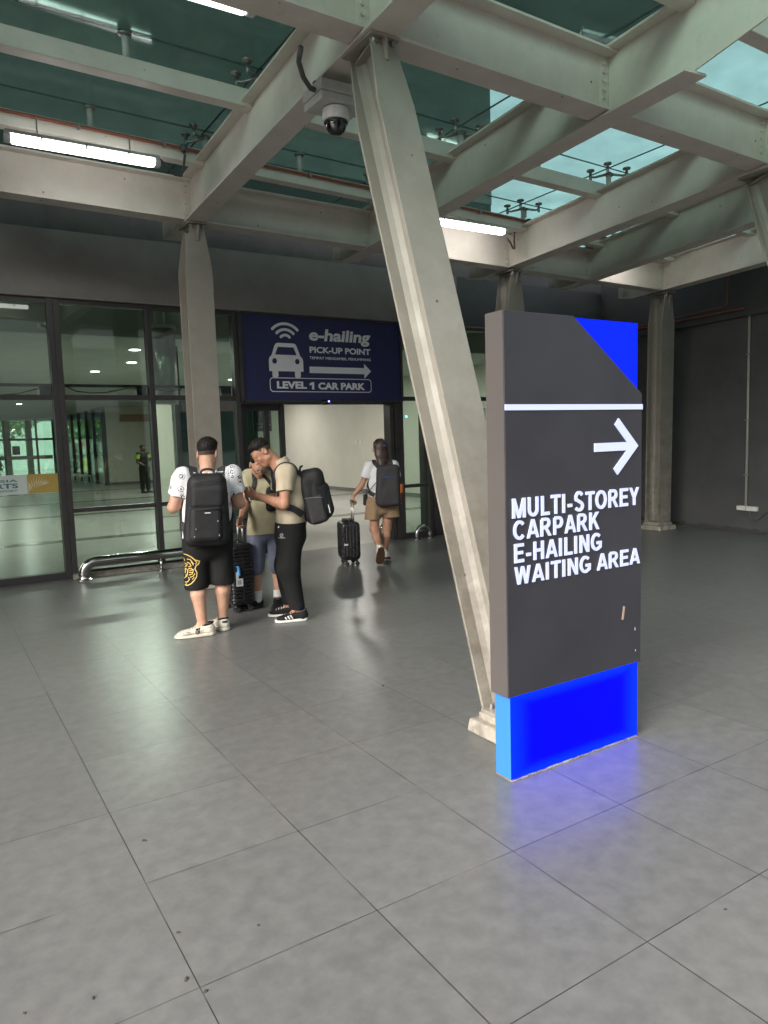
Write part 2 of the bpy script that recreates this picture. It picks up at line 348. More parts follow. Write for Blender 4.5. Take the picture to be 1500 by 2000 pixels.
glass_front('glass_wall', 'two green glass bays beside the white column with a low steel pipe rail in front', [1.432, 2.475, 3.59], True)
glass_front('glass_wall', 'narrow green glass sidelight right of the open doorway with a steel hoop at its foot', [6.175, 6.70], True)
glass_front('glass_wall', 'green window in the dark wall behind the lit pylon', [7.285, 8.15, 8.965], True)
# automatic door under the sign
t = thing('sliding_door', 'glass sliding door leaf standing open left of the doorway under the blue sign', 'door', (4.0, 9.4, 0))
for x in (3.70, 4.04, 4.275): MB().box((x-.035, 9.375, .004), (x+.035, 9.44, 2.06)).build('stile', M['frame'], t, bevel=.003)
for a, c in ((3.735, 4.005), (4.075, 4.24)):
    MB().box((a, 9.385, .004), (c, 9.43, .09)).build('rail', M['frame'], t); MB().box((a, 9.385, 1.98), (c, 9.43, 2.06)).build('rail', M['frame'], t)
    MB().box((a, 9.404, .09), (c, 9.411, 1.98)).build('pane', M['glassdoor'], t)
t = thing('door_frame', 'dark metal frame and right post of the open doorway under the blue sign', 'door frame', (5, 9.3, 0))
MB().box((3.622, 9.24, 2.062), (6.143, 9.44, 2.10)).build('head', M['frame'], t)
MB().box((5.985, 9.26, .002), (6.05, 9.44, 2.06)).build('post', M['frame'], t, bevel=.003)
MB().box((6.062, 9.238, .002), (6.141, 9.40, 2.06)).build('post', M['frame'], t, bevel=.003)
MB().box((6.04, 9.225, 1.36), (6.15, 9.236, 1.40)).build('strap', M['black'], t)
t = thing('presence_sensor', 'small black sensor with a blue light under the blue sign', 'sensor', (4.87, 9.19, 2.1))
MB().lathe([(.02, -.035), (.06, -.03), (.075, 0), (.06, .03), (.02, .035)], (4.87, 9.20, 2.085), 16).build('housing', M['black'], t, True)
MB().lathe([(.012, 0), (.013, -.006)], (4.885, 9.13, 2.095), 10, 'y').build('light', mat('blue led', (.1, .1, .6), .3, emit=(.25, .25, 1), estr=2.), t)
# header boxes and loose cable behind the glass
t = thing('door_header', 'black automatic door header with loose cables behind the upper glass', 'door header', (1.4, 9.5, 2.2))
MB().box((-3, 9.50, 2.285), (3.6, 9.58, 2.32)).build('beam', M['black'], t)
for x0, x1 in ((1.22, 1.345), (1.40, 1.50), (2.34, 2.46), (3.44, 3.58)): MB().box((x0, 9.46, 2.14), (x1, 9.6, 2.30)).build('box', M['black'], t)
for pts in (((1.5, 2.29), (1.62, 2.23), (1.78, 2.21), (1.95, 2.215), (2.12, 2.25), (2.2, 2.27), (2.34, 2.26)), ((.5, 2.19), (.8, 2.18), (1.0, 2.2), (1.25, 2.27)), ((2.5, 2.28), (2.62, 2.25), (2.75, 2.24), (2.9, 2.265))):
    MB().tube([(x, 9.44, z) for x, z in pts], .007, 6).build('cable', M['black'], t, True)
# airport sticker band on the door glass
t = thing('glass_sticker', 'frosted sticker band with airport name and gold palm leaf on the door glass', 'sticker', (.85, 9.285, 1.15))
MB().box((-.9, 9.288, 1.045), (.995, 9.2905, 1.265)).build('band', mat('frosted film', (.50, .56, .52), .6, (.46, .52, .48), 6), t)
MB().box((.997, 9.288, 1.045), (1.325, 9.2905, 1.265)).build('gold_panel', mat('gold film', (.42, .29, .07), .5, (.36, .25, .06), 5), t)
mb = MB()
for i in range(15):
    a = math.radians(150 - i*9.5); px, pz = 1.0+.011*i, 1.055+.006*i; L_ = .06+.085*math.sin(math.pi*(i+1)/16)
    q = Vector((math.cos(a), 0, math.sin(a))); n = Vector((-q.z, 0, q.x))*.005; o_ = Vector((px+.005, 9.2862-.0001*i, pz))
    e_ = o_+q*L_; e_.z = min(e_.z, 1.262); e_.x = max(1.0, e_.x)
    mb.add([o_-n*.4, (o_+e_)/2-n, e_, (o_+e_)/2+n], [(0, 1, 2, 3)])
mb.build('palm_leaf', mat('pale leaf film', (.6, .55, .36), .6), t)
mb = MB(); put_text(mb, 'MALAYSIA', (.30, 9.287, 1.185), (1, 0, 0), (0, 0, 1), .60, .03, .02)
put_text(mb, 'AIRPORTS', (.24, 9.287, 1.115), (1, 0, 0), (0, 0, 1), .66, .055, .03); put_text(mb, 'INTERNATIONAL AIRPORT', (.14, 9.287, 1.075), (1, 0, 0), (0, 0, 1), .75, .022, .015)
mb.build('lettering', mat('teal lettering', (.03, .13, .15), .5), t)
# ------------------------------------------------------------------ e-hailing sign
Y0 = 9.222
def sgn(x, y): p = at(460+x*.22, 600+y*.22, Y=Y0); return p.x, p.z
sx0, sx1, sz0, sz1 = 3.672, 6.168, 2.112, 3.245
t = thing('direction_sign', 'navy e-hailing pick-up point sign with white car symbol above the open doorway', 'sign', ((sx0+sx1)/2, 9.25, sz0))
MB().box((sx0, Y0+.004, sz0), (sx1, 9.29, sz1)).build('panel', M['signblue'], t)
mb = MB()
mb.box((sx0-.05, 9.20, sz0-.012), (sx0, 9.30, sz1+.012)).box((sx1, 9.20, sz0-.012), (sx1+.035, 9.30, sz1+.012)); mb.box((sx0, 9.20, sz1), (sx1, 9.30, sz1+.024)).box((sx0, 9.20, sz0-.03), (sx1, 9.30, sz0))
mb.build('frame', M['frame'], t, bevel=.003)
U, V, DN = (1, 0, 0), (0, 0, 1), (0, -1, 0)
def fit(mb, body, tl, br, bold, base_frac=0., shear=0.):
    (x0, z1), (x1, z0) = sgn(*tl), sgn(*br)
    put_text(mb, body, (x0, Y0, z0), U, V, x1-x0, z1-z0, bold, DN, shear)
mb = MB()
xa, _ = sgn(652, 250); xb, _ = sgn(1196, 260); _, ztop = sgn(800, 196); _, zdesc = sgn(1165, 352)
put_text(mb, 'e-hailing', (xa, Y0, zdesc-.0), U, V, xb-xa, ztop-zdesc-.0, .034, DN, .12)
xa, zt_ = sgn(656, 348); xb, _ = sgn(1197, 380); _, zb_ = sgn(660, 405); put_text(mb, 'PICK-UP POINT', (xa, Y0, zb_), U, V, xb-xa, zt_-zb_, .036, DN)
xa, zt_ = sgn(656, 436); xb, _ = sgn(1199, 455); _, zb_ = sgn(660, 461); put_text(mb, 'TEMPAT MENGAMBIL PENUMPANG', (xa, Y0, zb_), U, V, xb-xa, zt_-zb_, .024, DN)
for wd_, x0_, x1_ in (('LEVEL', 366, 632), ('CAR PARK', 733, 1150)):
    xa, zt_ = sgn(x0_, 656+(x0_-366)*.031); xb, _ = sgn(x1_, 680); _, zb_ = sgn(x0_, 722+(x0_-366)*.026); put_text(mb, wd_, (xa, Y0, zb_), U, V, xb-xa, zt_-zb_, .048, DN)
x1_ = sgn(682, 690)[0]; z1_, z0_ = sgn(682, 665)[1], sgn(682, 730)[1]; mb.prism([(x1_-.006, Y0, z0_), (x1_+.030, Y0, z0_), (x1_+.030, Y0, z1_), (x1_+.0, Y0, z1_), (x1_-.040, Y0, z1_-.018), (x1_-.040, Y0, z1_-.048), (x1_-.006, Y0, z1_-.036)], (0, .002, 0))
mb.build('lettering', M['signwhite'], t)
mb = MB()
(xa, za), (xb, zb1) = sgn(658, 553), sgn(1203, 572); hs = abs(sgn(658, 524)[1]-sgn(658, 581)[1])/2; hx = sgn(1143, 560)[0]; zm = (za+zb1)/2; hh = abs(sgn(1143, 505)[1]-sgn(1143, 636)[1])/2
mb.prism([(xa, Y0, zm-hs), (hx, Y0, zm-hs), (hx, Y0, zm-hh), (xb, Y0, zm), (hx, Y0, zm+hh), (hx, Y0, zm+hs), (xa, Y0, zm+hs)], (0, .003, 0)); mb.build('arrow', M['signwhite'], t)
# rounded outline box round the last line
(xa, za), (xb, zc) = sgn(302, 622), sgn(1209, 768); za = max(za, sgn(700, 640)[1]); zc = (sgn(302, 742)[1]+zc)/2
def rrect(x0, z0, x1, z1, r, n=6):
    o_ = []
    for cx, cz, a0 in ((x1-r, z1-r, 0), (x0+r, z1-r, 90), (x0+r, z0+r, 180), (x1-r, z0+r, 270)):
        for k in range(n+1): a = math.radians(a0+90*k/n); o_.append((cx+r*math.cos(a), cz+r*math.sin(a)))
    return o_
def ring(mb, outer, inner, y, dy=.003):
    n = len(outer); vs = [(x, y, z) for x, z in outer]+[(x, y, z) for x, z in inner]
    mb.add(vs, [(i, (i+1) % n, n+(i+1) % n, n+i) for i in range(n)])
mb = MB(); ring(mb, rrect(xa, zc, xb, za, .05), rrect(xa+.011, zc+.011, xb-.011, za-.011, .04), Y0); mb.build('outline', M['signwhite'], t)
# car symbol
cx = (sgn(296, 460)[0]+sgn(600, 470)[0])/2; k = (sgn(600, 470)[0]-sgn(296, 460)[0])/304; zc0 = sgn(448, 430)[1]
P = lambda x, y: (cx+(x-448)*k, Y0, zc0-(y-430)*k)
mb = MB(); D3 = (0, .003, 0)
body = [(322, 428), (350, 352), (362, 336), (378, 330), (518, 330), (534, 336), (546, 352), (574, 428), (594, 448), (600, 470), (600, 556), (296, 556), (296, 470), (302, 448)]
win = [(352, 424), (378, 362), (518, 362), (544, 424)]
# roof and pillars as pieces round the windscreen so that the blue shows through it
for q in ([(322, 428), (350, 352), (362, 336), (378, 330), (378, 362), (352, 424), (352, 428)], [(378, 330), (518, 330), (518, 362), (378, 362)], [(518, 330), (534, 336), (546, 352), (574, 428), (544, 428), (544, 424), (518, 362)]):
    mb.prism([P(*c) for c in q], D3)
mb.prism([P(*c) for c in [(296, 556), (296, 470), (302, 448), (322, 428), (574, 428), (594, 448), (600, 470), (600, 556)]], D3)
for x in (348, 548):
    mb.prism([P(x-26, 556)]+[P(x+26*math.cos(math.radians(a)), 590+24*math.sin(math.radians(a))) for a in range(180, -1, -20)]+[P(x+26, 556)], D3)
mb.prism([P(352, 424.01), P(544, 424.01), P(544, 428), P(352, 428)], D3)
for r0 in (148, 98, 50):
    R0, R1 = r0-12, r0+12; pts = [(448+R1*math.cos(math.radians(a)), 312-R1*math.sin(math.radians(a))*.92) for a in range(42, 139, 6)]; pts2 = [(448+R0*math.cos(math.radians(a)), 312-R0*math.sin(math.radians(a))*.92) for a in range(42, 139, 6)]
    vs = [P(*c) for c in pts]+[P(*c) for c in pts2]; n = len(pts); mb.add(vs, [(i, i+1, n+i+1, n+i) for i in range(n-1)])
    for e, kk in ((pts[0], pts2[0]), (pts[-1], pts2[-1])):
        mx_, my_ = (e[0]+kk[0])/2, (e[1]+kk[1])/2; mb.prism([(P(mx_+12*math.cos(q), my_+12*math.sin(q))[0], Y0-.0006, P(mx_+12*math.cos(q), my_+12*math.sin(q))[2]) for q in [i*math.pi/6 for i in range(12)]], D3)
car = mb.build('car_symbol', M['signwhite'], t)
for x in (345, 546): MB().prism([(P(x+20*math.cos(q), 475+22*math.sin(q))[0], Y0-.0015, P(x+20*math.cos(q), 475+22*math.sin(q))[2]) for q in [i*math.pi/10 for i in range(20)]], (0, .001, 0)).build('headlight', M['signblue'], car)
# ------------------------------------------------------------------ canopy steel
def zb(x): return 3.83 - .0342*(x-2.67)
NEAR = [(.28, 3.87), (2.396, 3.797), (4.354, 3.734), (6.234, 3.677), (7.38, 3.63), (8.93, 3.58)]
FAR = [(.42, 7.82), (2.576, 7.687), (4.677, 7.562), (6.723, 7.399), (8.137, 7.309), (9.579, 7.182)]
OFF = .1                                     # the measured corners lie on the web; the members are centred on it
def ibeam(mb, P, Q, D=.46, w=.2, tf=.018, tw=.014, tb=None):
    P, Q = Vector(P), Vector(Q); d = (Q-P); L_ = d.length; d.normalize(); s = Vector((d.y, -d.x, 0)).normalized(); u = Vector((0, 0, 1))
    def blk(z0, z1, hw):
        a = [P+s*hw+u*z0, P-s*hw+u*z0, P-s*hw+u*z1, P+s*hw+u*z1]; b_ = [q+d*L_ for q in a]; mb.hexa(a, b_)
    blk(0, tf, w/2); blk(D-tf, D, w/2); blk(tf, D-tf, tw/2)
def bolts(mb, c, axis, n, dz, z0, r=.013, h=.018):
    for i in range(n):
        p = Vector((c[0], c[1], z0+dz*i)); mb.tube([p, p+Vector(axis)*h], r, 6)
where = ['over the left edge of the picture', 'from the near leaning column back to the column behind the men', 'second from the near leaning column', 'over the two columns flanking the pylon', 'between the columns right of the pylon', 'nearest the dark right wall']
D_A = .46
for i, (n, f_) in enumerate(zip(NEAR, FAR)):
    N_, F_ = Vector((*n, 0)), Vector((*f_, 0)); d = (F_-N_).normalized(); L_ = (F_-N_).length; s = Vector((d.y, -d.x, 0)); z = zb(n[0])
    t = thing('main_beam', 'grey steel main beam running towards the terminal, '+where[i], 'steel beam', (N_.x, N_.y, z), group='main beams of the canopy')
    A_, B_, C_, E_ = [N_+d*q+Vector((0, 0, z)) for q in (-2.4, -.75, L_+.55, L_+.85)]
    mb = MB(); u = Vector((0, 0, 1)); ibeam(mb, B_, C_)
    for hw, z0, z1 in ((.1, D_A-.018, D_A),):        # tapered outer end: web and top flange only
        mb.hexa([A_+s*hw+u*z0, A_-s*hw+u*z0, A_-s*hw+u*z1, A_+s*hw+u*z1], [B_+s*hw+u*z0, B_-s*hw+u*z0, B_-s*hw+u*z1, B_+s*hw+u*z1])
        mb.hexa([C_+s*hw+u*z0, C_-s*hw+u*z0, C_-s*hw+u*z1, C_+s*hw+u*z1], [E_+s*hw+u*z0, E_-s*hw+u*z0, E_-s*hw+u*z1, E_+s*hw+u*z1])
    mb.hexa([A_+s*.007+u*.26, A_-s*.007+u*.26, A_-s*.007+u*(D_A-.018), A_+s*.007+u*(D_A-.018)], [B_+s*.007+u*.02, B_-s*.007+u*.02, B_-s*.007+u*(D_A-.018), B_+s*.007+u*(D_A-.018)])
    mb.hexa([C_+s*.1, C_-s*.1, C_-s*.1+u*.018, C_+s*.1+u*.018], [E_+s*.1+u*.05, E_-s*.1+u*.05, E_-s*.1+u*.068, E_+s*.1+u*.068])
    mb.hexa([C_+s*.007+u*.018, C_-s*.007+u*.018, C_-s*.007+u*(D_A-.018), C_+s*.007+u*(D_A-.018)], [E_+s*.007+u*.068, E_-s*.007+u*.068, E_-s*.007+u*(D_A-.018), E_+s*.007+u*(D_A-.018)])
    mb.hexa([E_+s*.1+u*.05, E_-s*.1+u*.05, E_-s*.1+u*D_A, E_+s*.1+u*D_A], [q+d*.012 for q in (E_+s*.1+u*.05, E_-s*.1+u*.05, E_-s*.1+u*D_A, E_+s*.1+u*D_A)])
    mb.build('web_and_flanges', M['steel'], t, bevel=.002)
    mb = MB()                                 # fin plates with their bolts at the two cross-beam joints
    for q in (0, L_):
        c = N_+d*q
        for sd in (1, -1):
            mb.hexa([c+s*sd*.008+d*-.014+u*(z+.03), c+s*sd*.095+d*-.014+u*(z+.03), c+s*sd*.095+d*-.014+u*(z+.43), c+s*sd*.008+d*-.014+u*(z+.43)], [c+s*sd*.008+d*-.008+u*(z+.03), c+s*sd*.095+d*-.008+u*(z+.03), c+s*sd*.095+d*-.008+u*(z+.43), c+s*sd*.008+d*-.008+u*(z+.43)])
            bolts(mb, c+s*sd*.06-d*.014, -d, 6, .058, z+.085)
    mb.build('fin_plate', M['steel'], t)
bay = ['left of the column behind the men', 'between the column behind the men and the second main beam', 'between the second main beam and the column behind the pylon', 'just right of the column behind the pylon', 'left of the far right column']
bayn = ['running off the top left from the near leaning column', 'just right of the near leaning column', 'ending at the right leaning column', 'right of the right leaning column', 'outermost at the right']
for row, pts, names in ((0, FAR, bay), (1, NEAR, bayn)):
    for i in range(5):
        a, c = Vector((*pts[i], 0)), Vector((*pts[i+1], 0)); d = (c-a).normalized()
        a = a+d*.012; c = c-d*.012
        t = thing('cross_beam', ('rear' if row == 0 else 'front')+' cross beam of grey steel, '+names[i], 'steel beam', (*((a+c)/2).xy, zb(a.x)), group='cross beams of the canopy')
        mb = MB(); P_, Q_ = a+Vector((0, 0, zb(pts[i][0])+.021)), c+Vector((0, 0, zb(pts[i+1][0])+.021)); ibeam(mb, P_, Q_, .42, .2)
        mb.build('web_and_flanges', M['steel'], t, bevel=.002)
# purlins: slim rectangular tubes above the main beams
PY = [1.75, 3.10, 4.45, 5.82, 7.18]
pname = ['outermost, past the front of the frame', 'in front of the front cross beams', 'just behind the front cross beams', 'midway between the two rows of cross beams', 'carrying the red conduit']
xsA = lambda i, y: NEAR[i][0]+(FAR[i][0]-NEAR[i][0])*(y-NEAR[i][1])/(FAR[i][1]-NEAR[i][1])
for k, y in enumerate(PY):
    t = thing('purlin', 'slim grey tube purlin '+pname[k], 'purlin', (4, y, 4.25), group='purlins under the glass roof')
    mb = MB(); x0, x1 = -2.0, 10.6
    q = lambda x, dy, dz: (x, y+dy-.025*(x-2), zb(x)+dz)
    mb.hexa([q(x0, -.06, .41), q(x0, .06, .41), q(x0, .06, .55), q(x0, -.06, .55)], [q(x1, -.06, .41), q(x1, .06, .41), q(x1, .06, .55), q(x1, -.06, .55)])
    mb.build('tube', M['steel'], t, bevel=.006)
yp = lambda k, x: PY[k]-.025*(x-2)
t = thing('conduit', 'thin red conduit clipped along the rear purlin', 'pipe', (4, 7.05, 4.4))
MB().tube([(x, yp(4, x)-.085, zb(x)+.515) for x in np.linspace(-2, 10.3, 14)], .016, 8).build('pipe', M['redpipe'], t, True)
for x in np.arange(-1.6, 10, .75): MB().box((x-.012, yp(4, x)-.106, zb(x)+.494), (x+.012, yp(4, x)-.061, zb(x)+.536)).build('clip', M['bolt'], t)
# glass roof panes on spider fittings
GX = [-1.6, .50, 2.58, 4.62, 6.66, 8.30, 9.95, 12.0]; GY = [.55, 1.75, 3.10, 4.45, 5.82, 7.18, 8.55]
t = thing('glass_roof', 'dirty green glass canopy roof resting on spider fittings', 'glass roof', (4, 5, 4.6))
gp = lambda x, y, dz=.75: (x, y-.025*(x-2), zb(x)+dz)
for i in range(7):
    for j in range(6):
        x0, x1, y0, y1 = GX[i]+.006, GX[i+1]-.006, GY[j]+.006, GY[j+1]-.006
        MB().hexa([gp(x0, y0), gp(x1, y0), gp(x1, y1), gp(x0, y1)], [gp(x0, y0, .765), gp(x1, y0, .765), gp(x1, y1, .765), gp(x0, y1, .765)]).build('pane', M['roofglass'], t)
mb = MB()
for x in GX[1:-1]: mb.hexa([gp(x-.0055, GY[0], .752), gp(x+.0055, GY[0], .752), gp(x+.0055, GY[0], .762), gp(x-.0055, GY[0], .762)], [gp(x-.0055, GY[-1], .752), gp(x+.0055, GY[-1], .752), gp(x+.0055, GY[-1], .762), gp(x-.0055, GY[-1], .762)])
for y in GY[1:-1]: mb.hexa([gp(GX[0], y-.0055, .753), gp(GX[0], y+.0055, .753), gp(GX[0], y+.0055, .763), gp(GX[0], y-.0055, .763)], [gp(GX[-1], y-.0055, .753), gp(GX[-1], y+.0055, .753), gp(GX[-1], y+.0055, .763), gp(GX[-1], y-.0055, .763)])
mb.build('sealant', M['seal'], t)
def spider(loc, label):
    t = thing('spider_fitting', label, 'glass fitting', loc, group='spider fittings under the glass roof'); x, y, z = loc
    MB().tube([(x, y, z), (x, y, z+.12)], .028, 12).build('stub', M['plastic'], t, True)
    hub = MB().lathe([(.03, .12), (.036, .125), (.036, .155), (.02, .165)], loc, 14); hub.build('hub', M['chrome'], t, True)
    for a in (38, 142, 218, 322):
        c, s = math.cos(math.radians(a)), math.sin(math.radians(a)); mb = MB()
        pp = [(x+c*r, y+s*r, z+h) for r, h in ((.03, .14), (.09, .128), (.15, .118), (.18, .122), (.192, .135))]; mb.tube(pp, [.015, .013, .012, .012, .014], 8)
        arm = mb.build('arm', M['chrome'], t, True)
        MB().lathe([(.012, .09), (.016, .095), (.016, .16), (.010, .162), (.012, .178), (.040, .180), (.045, .190), (.040, .198)], (x+c*.195, y+s*.195, z), 14).build('disc', M['chrome'], arm, True)
    return t
yn = {1: 'row outside the front beams', 2: 'row behind the front beams', 3: 'middle row', 4: 'red conduit row'}
xn = {0: 'leftmost', 1: 'near the middle column', 2: 'right of the middle column', 3: 'above the pylon', 4: 'right of the pylon', 5: 'far right'}
proto = None
for j in range(1, 5):
    for i in range(6):
        x = GX[i+1]; p = (x, yp(j, x), zb(x)+.55); lab = 'four-armed spider fitting, '+yn[j]+', '+xn[i]
        if proto is None: proto = spider(p, lab)
        else:
            c = copy_tree(proto); c.location = p; c['label'] = lab
proto = None
for j in range(1, 5):
    for i in range(6):
        x = (GX[i]+GX[i+1])/2-.02; p = (x, yp(j, x), zb(x)+.55); lab = 'plain stub post, '+yn[j]+', '+['leftmost', 'left of the middle column', 'right of the middle column', 'above the pylon', 'right of the pylon', 'far right'][i]
        if proto is None:
            proto = thing('stub_post', lab, 'glass fitting', p, group='plain stub posts under the glass roof')
            MB().tube([p, (p[0], p[1], p[2]+.185)], .026, 12).build('post', M['plastic'], proto, True)
            MB().lathe([(.028, .17), (.05, .176), (.052, .19), (.04, .198)], p, 14).build('cap', M['chrome'], proto, True)
        else:
            c = copy_tree(proto); c.location = p; c['label'] = lab
# ------------------------------------------------------------------ columns
def column(label, base, top, wid, dep, taper, tw_=.13, plinth=.22):
    bx, by = base; t = thing('steel_column', label, 'column', (bx, by, 0), group='steel columns of the canopy')
    B_, T_ = Vector((bx, by, .127)), Vector(top); ax = (T_-B_); L_ = ax.length; ax.normalize()
    u = (Vector((1, 0, 0)) - ax*ax.x).normalized(); n = ax.cross(u).normalized()
    if n.y > 0: n = -n
    tf = .016; mb = MB()
    for sd in (1, -1):
        o_ = B_ + n*sd*(dep/2-tf) if sd > 0 else B_ - n*(dep/2-tf)
        pr = [(-wid/2, 0), (wid/2, 0), (wid/2, L_-taper), (wid/2-.004, L_-taper+.02), (tw_/2, L_-.02), (tw_/2, L_), (-tw_/2, L_), (-tw_/2, L_-.02), (-wid/2+.004, L_-taper+.02), (-wid/2, L_-taper)]
        mb.prism([o_+u*a+ax*h for a, h in pr], n*sd*tf)
    h = dep/2-tf
    mb.hexa([B_+u*.007+n*h, B_-u*.007+n*h, B_-u*.007-n*h, B_+u*.007-n*h], [q+ax*L_ for q in (B_+u*.007+n*h, B_-u*.007+n*h, B_-u*.007-n*h, B_+u*.007-n*h)])
    mb.hexa([B_+u*.055+n*h+ax*(L_-.028), B_-u*.055+n*h+ax*(L_-.028), B_-u*.055-n*h+ax*(L_-.028), B_+u*.055-n*h+ax*(L_-.028)], [B_+u*.055+n*h+ax*(L_-.014), B_-u*.055+n*h+ax*(L_-.014), B_-u*.055-n*h+ax*(L_-.014), B_+u*.055-n*h+ax*(L_-.014)])
    # fillet of the rolled section
    for a, c in ((1, -1), (-1, -1)):
        o_ = B_+u*a*.007+n*c*h; mb.prism([o_, o_+u*a*.05, o_+u*a*.02-n*c*.02, o_-n*c*.05], ax*(L_-.03))
    mb.build('shaft', M['steel_col'], t, bevel=.002)
    tx, ty, tz = top
    mb = MB().box((tx-.10, ty-.17, tz+.002), (tx+.10, ty+.17, tz+.020)); mb.build('cap_plate', M['steel_col'], t, bevel=.002)
    ft = T_+n*(dep/2); mb = MB()
    mb.hexa([ft+Vector((-.009, .0, -.006)), ft+Vector((.009, .0, -.006)), ft+Vector((.009, -.05, -.006)), ft+Vector((-.009, -.05, -.006))], [ft+Vector((-.009, -.0, -.16))+n*.002-ax*0+Vector((0, (B_.y-T_.y)/L_*.16, 0)), ft+Vector((.009, -.0, -.16))+Vector((0, (B_.y-T_.y)/L_*.16, 0)), ft+Vector((.009, -.014, -.16))+Vector((0, (B_.y-T_.y)/L_*.16, 0)), ft+Vector((-.009, -.014, -.16))+Vector((0, (B_.y-T_.y)/L_*.16, 0))])
    mb.build('gusset', M['steel_col'], t, bevel=.002)
    mb = MB()
    for sx in (-.06, .06):
        for sy in (-.155,): mb.tube([(tx+sx, ty+sy+.02, tz-.004), (tx+sx, ty+sy+.02, tz-.028)], .017, 6).tube([(tx+sx, ty+sy+.02, tz-.028), (tx+sx, ty+sy+.02, tz-.05)], .010, 8)
    mb.build('bolt', M['bolt'], t)
    a = plinth
    mb = MB().hexa([(bx-a, by-a, .001), (bx+a, by-a, .001), (bx+a, by+a, .001), (bx-a, by+a, .001)], [(bx-a+.01, by-a+.01, .070), (bx+a-.01, by-a+.01, .070), (bx+a-.01, by+a-.01, .070), (bx-a+.01, by+a-.01, .070)])
    mb.build('plinth', M['concrete'], t, bevel=.01)
    a = plinth-.045; MB().box((bx-a, by-a, .070), (bx+a, by+a, .108)).build('grout_pad', M['concrete'], t, bevel=.008)
    a = plinth-.055; MB().box((bx-a, by-a, .108), (bx+a, by+a, .126)).build('base_plate', M['steel_col'], t, bevel=.002)
    mb = MB()
    for sx in (-1, 1):
        for sy in (-1, 1): mb.tube([(bx+sx*(a-.04), by+sy*(a-.04), .126), (bx+sx*(a-.04), by+sy*(a-.04), .155)], .011, 6)
    mb.build('anchor_bolt', M['bolt'], t)
    return t
column('tall upright grey column directly behind the man in the white T-shirt', (2.60, 7.73), (2.585, 7.70, zb(2.58)-.02), .29, .25, .45, .15)
column('upright column whose top shows behind the upper edge of the lit pylon', (6.76, 7.44), (6.74, 7.42, zb(6.74)-.02), .29, .25, .45, .15)
column('upright column before the dark wall at the far right', (9.70, 7.33), (9.61, 7.22, zb(9.6)-.02), .30, .25, .45, .16, .20)
column('big leaning column in the middle with dirty paint, its foot behind the pylon', (2.508, 2.75), (2.41, 3.82, zb(2.4)-.02), .25, .25, .42, .16, .185)
column('leaning column cut off by the right edge of the picture', (6.42, 2.62), (6.27, 3.70, zb(6.25)-.02), .255, .25, .42, .16, .225)
# ------------------------------------------------------------------ tube lamps
def tube_lamp(label, x0, x1, y0, y1, z, lit='lamp'):
    t = thing('tube_lamp', label, 'lamp', ((x0+x1)/2, (y0+y1)/2, z), group='tube lamps under the canopy')
    a, c = Vector((x0, y0, z)), Vector((x1, y1, z)); d = (c-a).normalized(); s = Vector((-d.y, d.x, 0))
    def bar(mb, p, q, hw, z0, z1, hw2):
        u = Vector((0, 0, 1)); mb.hexa([p+s*hw+u*z0, p-s*hw+u*z0, p-s*hw2+u*z1, p+s*hw2+u*z1], [q+s*hw+u*z0, q-s*hw+u*z0, q-s*hw2+u*z1, q+s*hw2+u*z1])
    mb = MB(); bar(mb, a, c, .052, .018, .05, .045); mb.build('housing', M['plastic'], t, bevel=.006)
    mb = MB(); bar(mb, a+d*.05, c-d*.05, .036, -.045, .0175, .05); mb.build('diffuser', M[lit], t, bevel=.014)
    mb = MB(); bar(mb, a-d*.01, a+d*.048, .034, -.043, .0175, .05); mb.build('end_cap', M['clear'], t, bevel=.012)
    mb = MB(); bar(mb, c-d*.048, c+d*.01, .034, -.043, .0175, .05); mb.build('end_cap', M['clear'], t, bevel=.012)
    for q in (.22, .5, .78):
        for sd in (1, -1):
            p = a+(c-a)*q; mb = MB(); bar(mb, p-d*.008+s*sd*.050, p+d*.008+s*sd*.050, .004, -.02, .03, .004); mb.build('clip', M['bolt'], t)
    for q in (.2, .8):
        p = a+(c-a)*q; MB().tube([p+Vector((0, 0, .05)), p+Vector((0, .0, .20))], .006, 6).build('hanger', M['bolt'], t)
    return t
tube_lamp('long lit tube lamp at the upper left below the red conduit', .77, 2.02, 6.86, 6.855, 4.10)
tube_lamp('lit tube lamp right of the near leaning column', 5.08, 6.34, 7.05, 7.03, 4.06)
tube_lamp('lit tube lamp peeping over the front cross beam at the top left', .60, 1.83, 4.17, 4.16, 4.06, 'lampdim')
tube_lamp('lit tube lamp over the far right cross beams', 8.05, 8.85, 6.88, 6.86, 4.03)
a_, b_ = at(1139, 77, Z=4.50), at(1216, 106, Z=4.47)
t = thing('glow_strip', 'thin glowing strip added for the bright line under the dark glass at the upper right', 'lamp', a_)  # glowing strip added to draw the bright line under the glass
MB().tube([a_, b_], .011, 10).build('strip', M['lampdim'], t, True); d_ = (b_-a_).normalized()
MB().tube([a_+Vector((0, 0, .09)), a_+Vector((0, 0, .03))-d_*.03, a_-d_*.012], .010, 8).build('bracket', M['bolt'], t, True)
MB().tube([b_+Vector((0, 0, .10)), b_+d_*.02], .008, 8).build('bracket', M['bolt'], t, True)
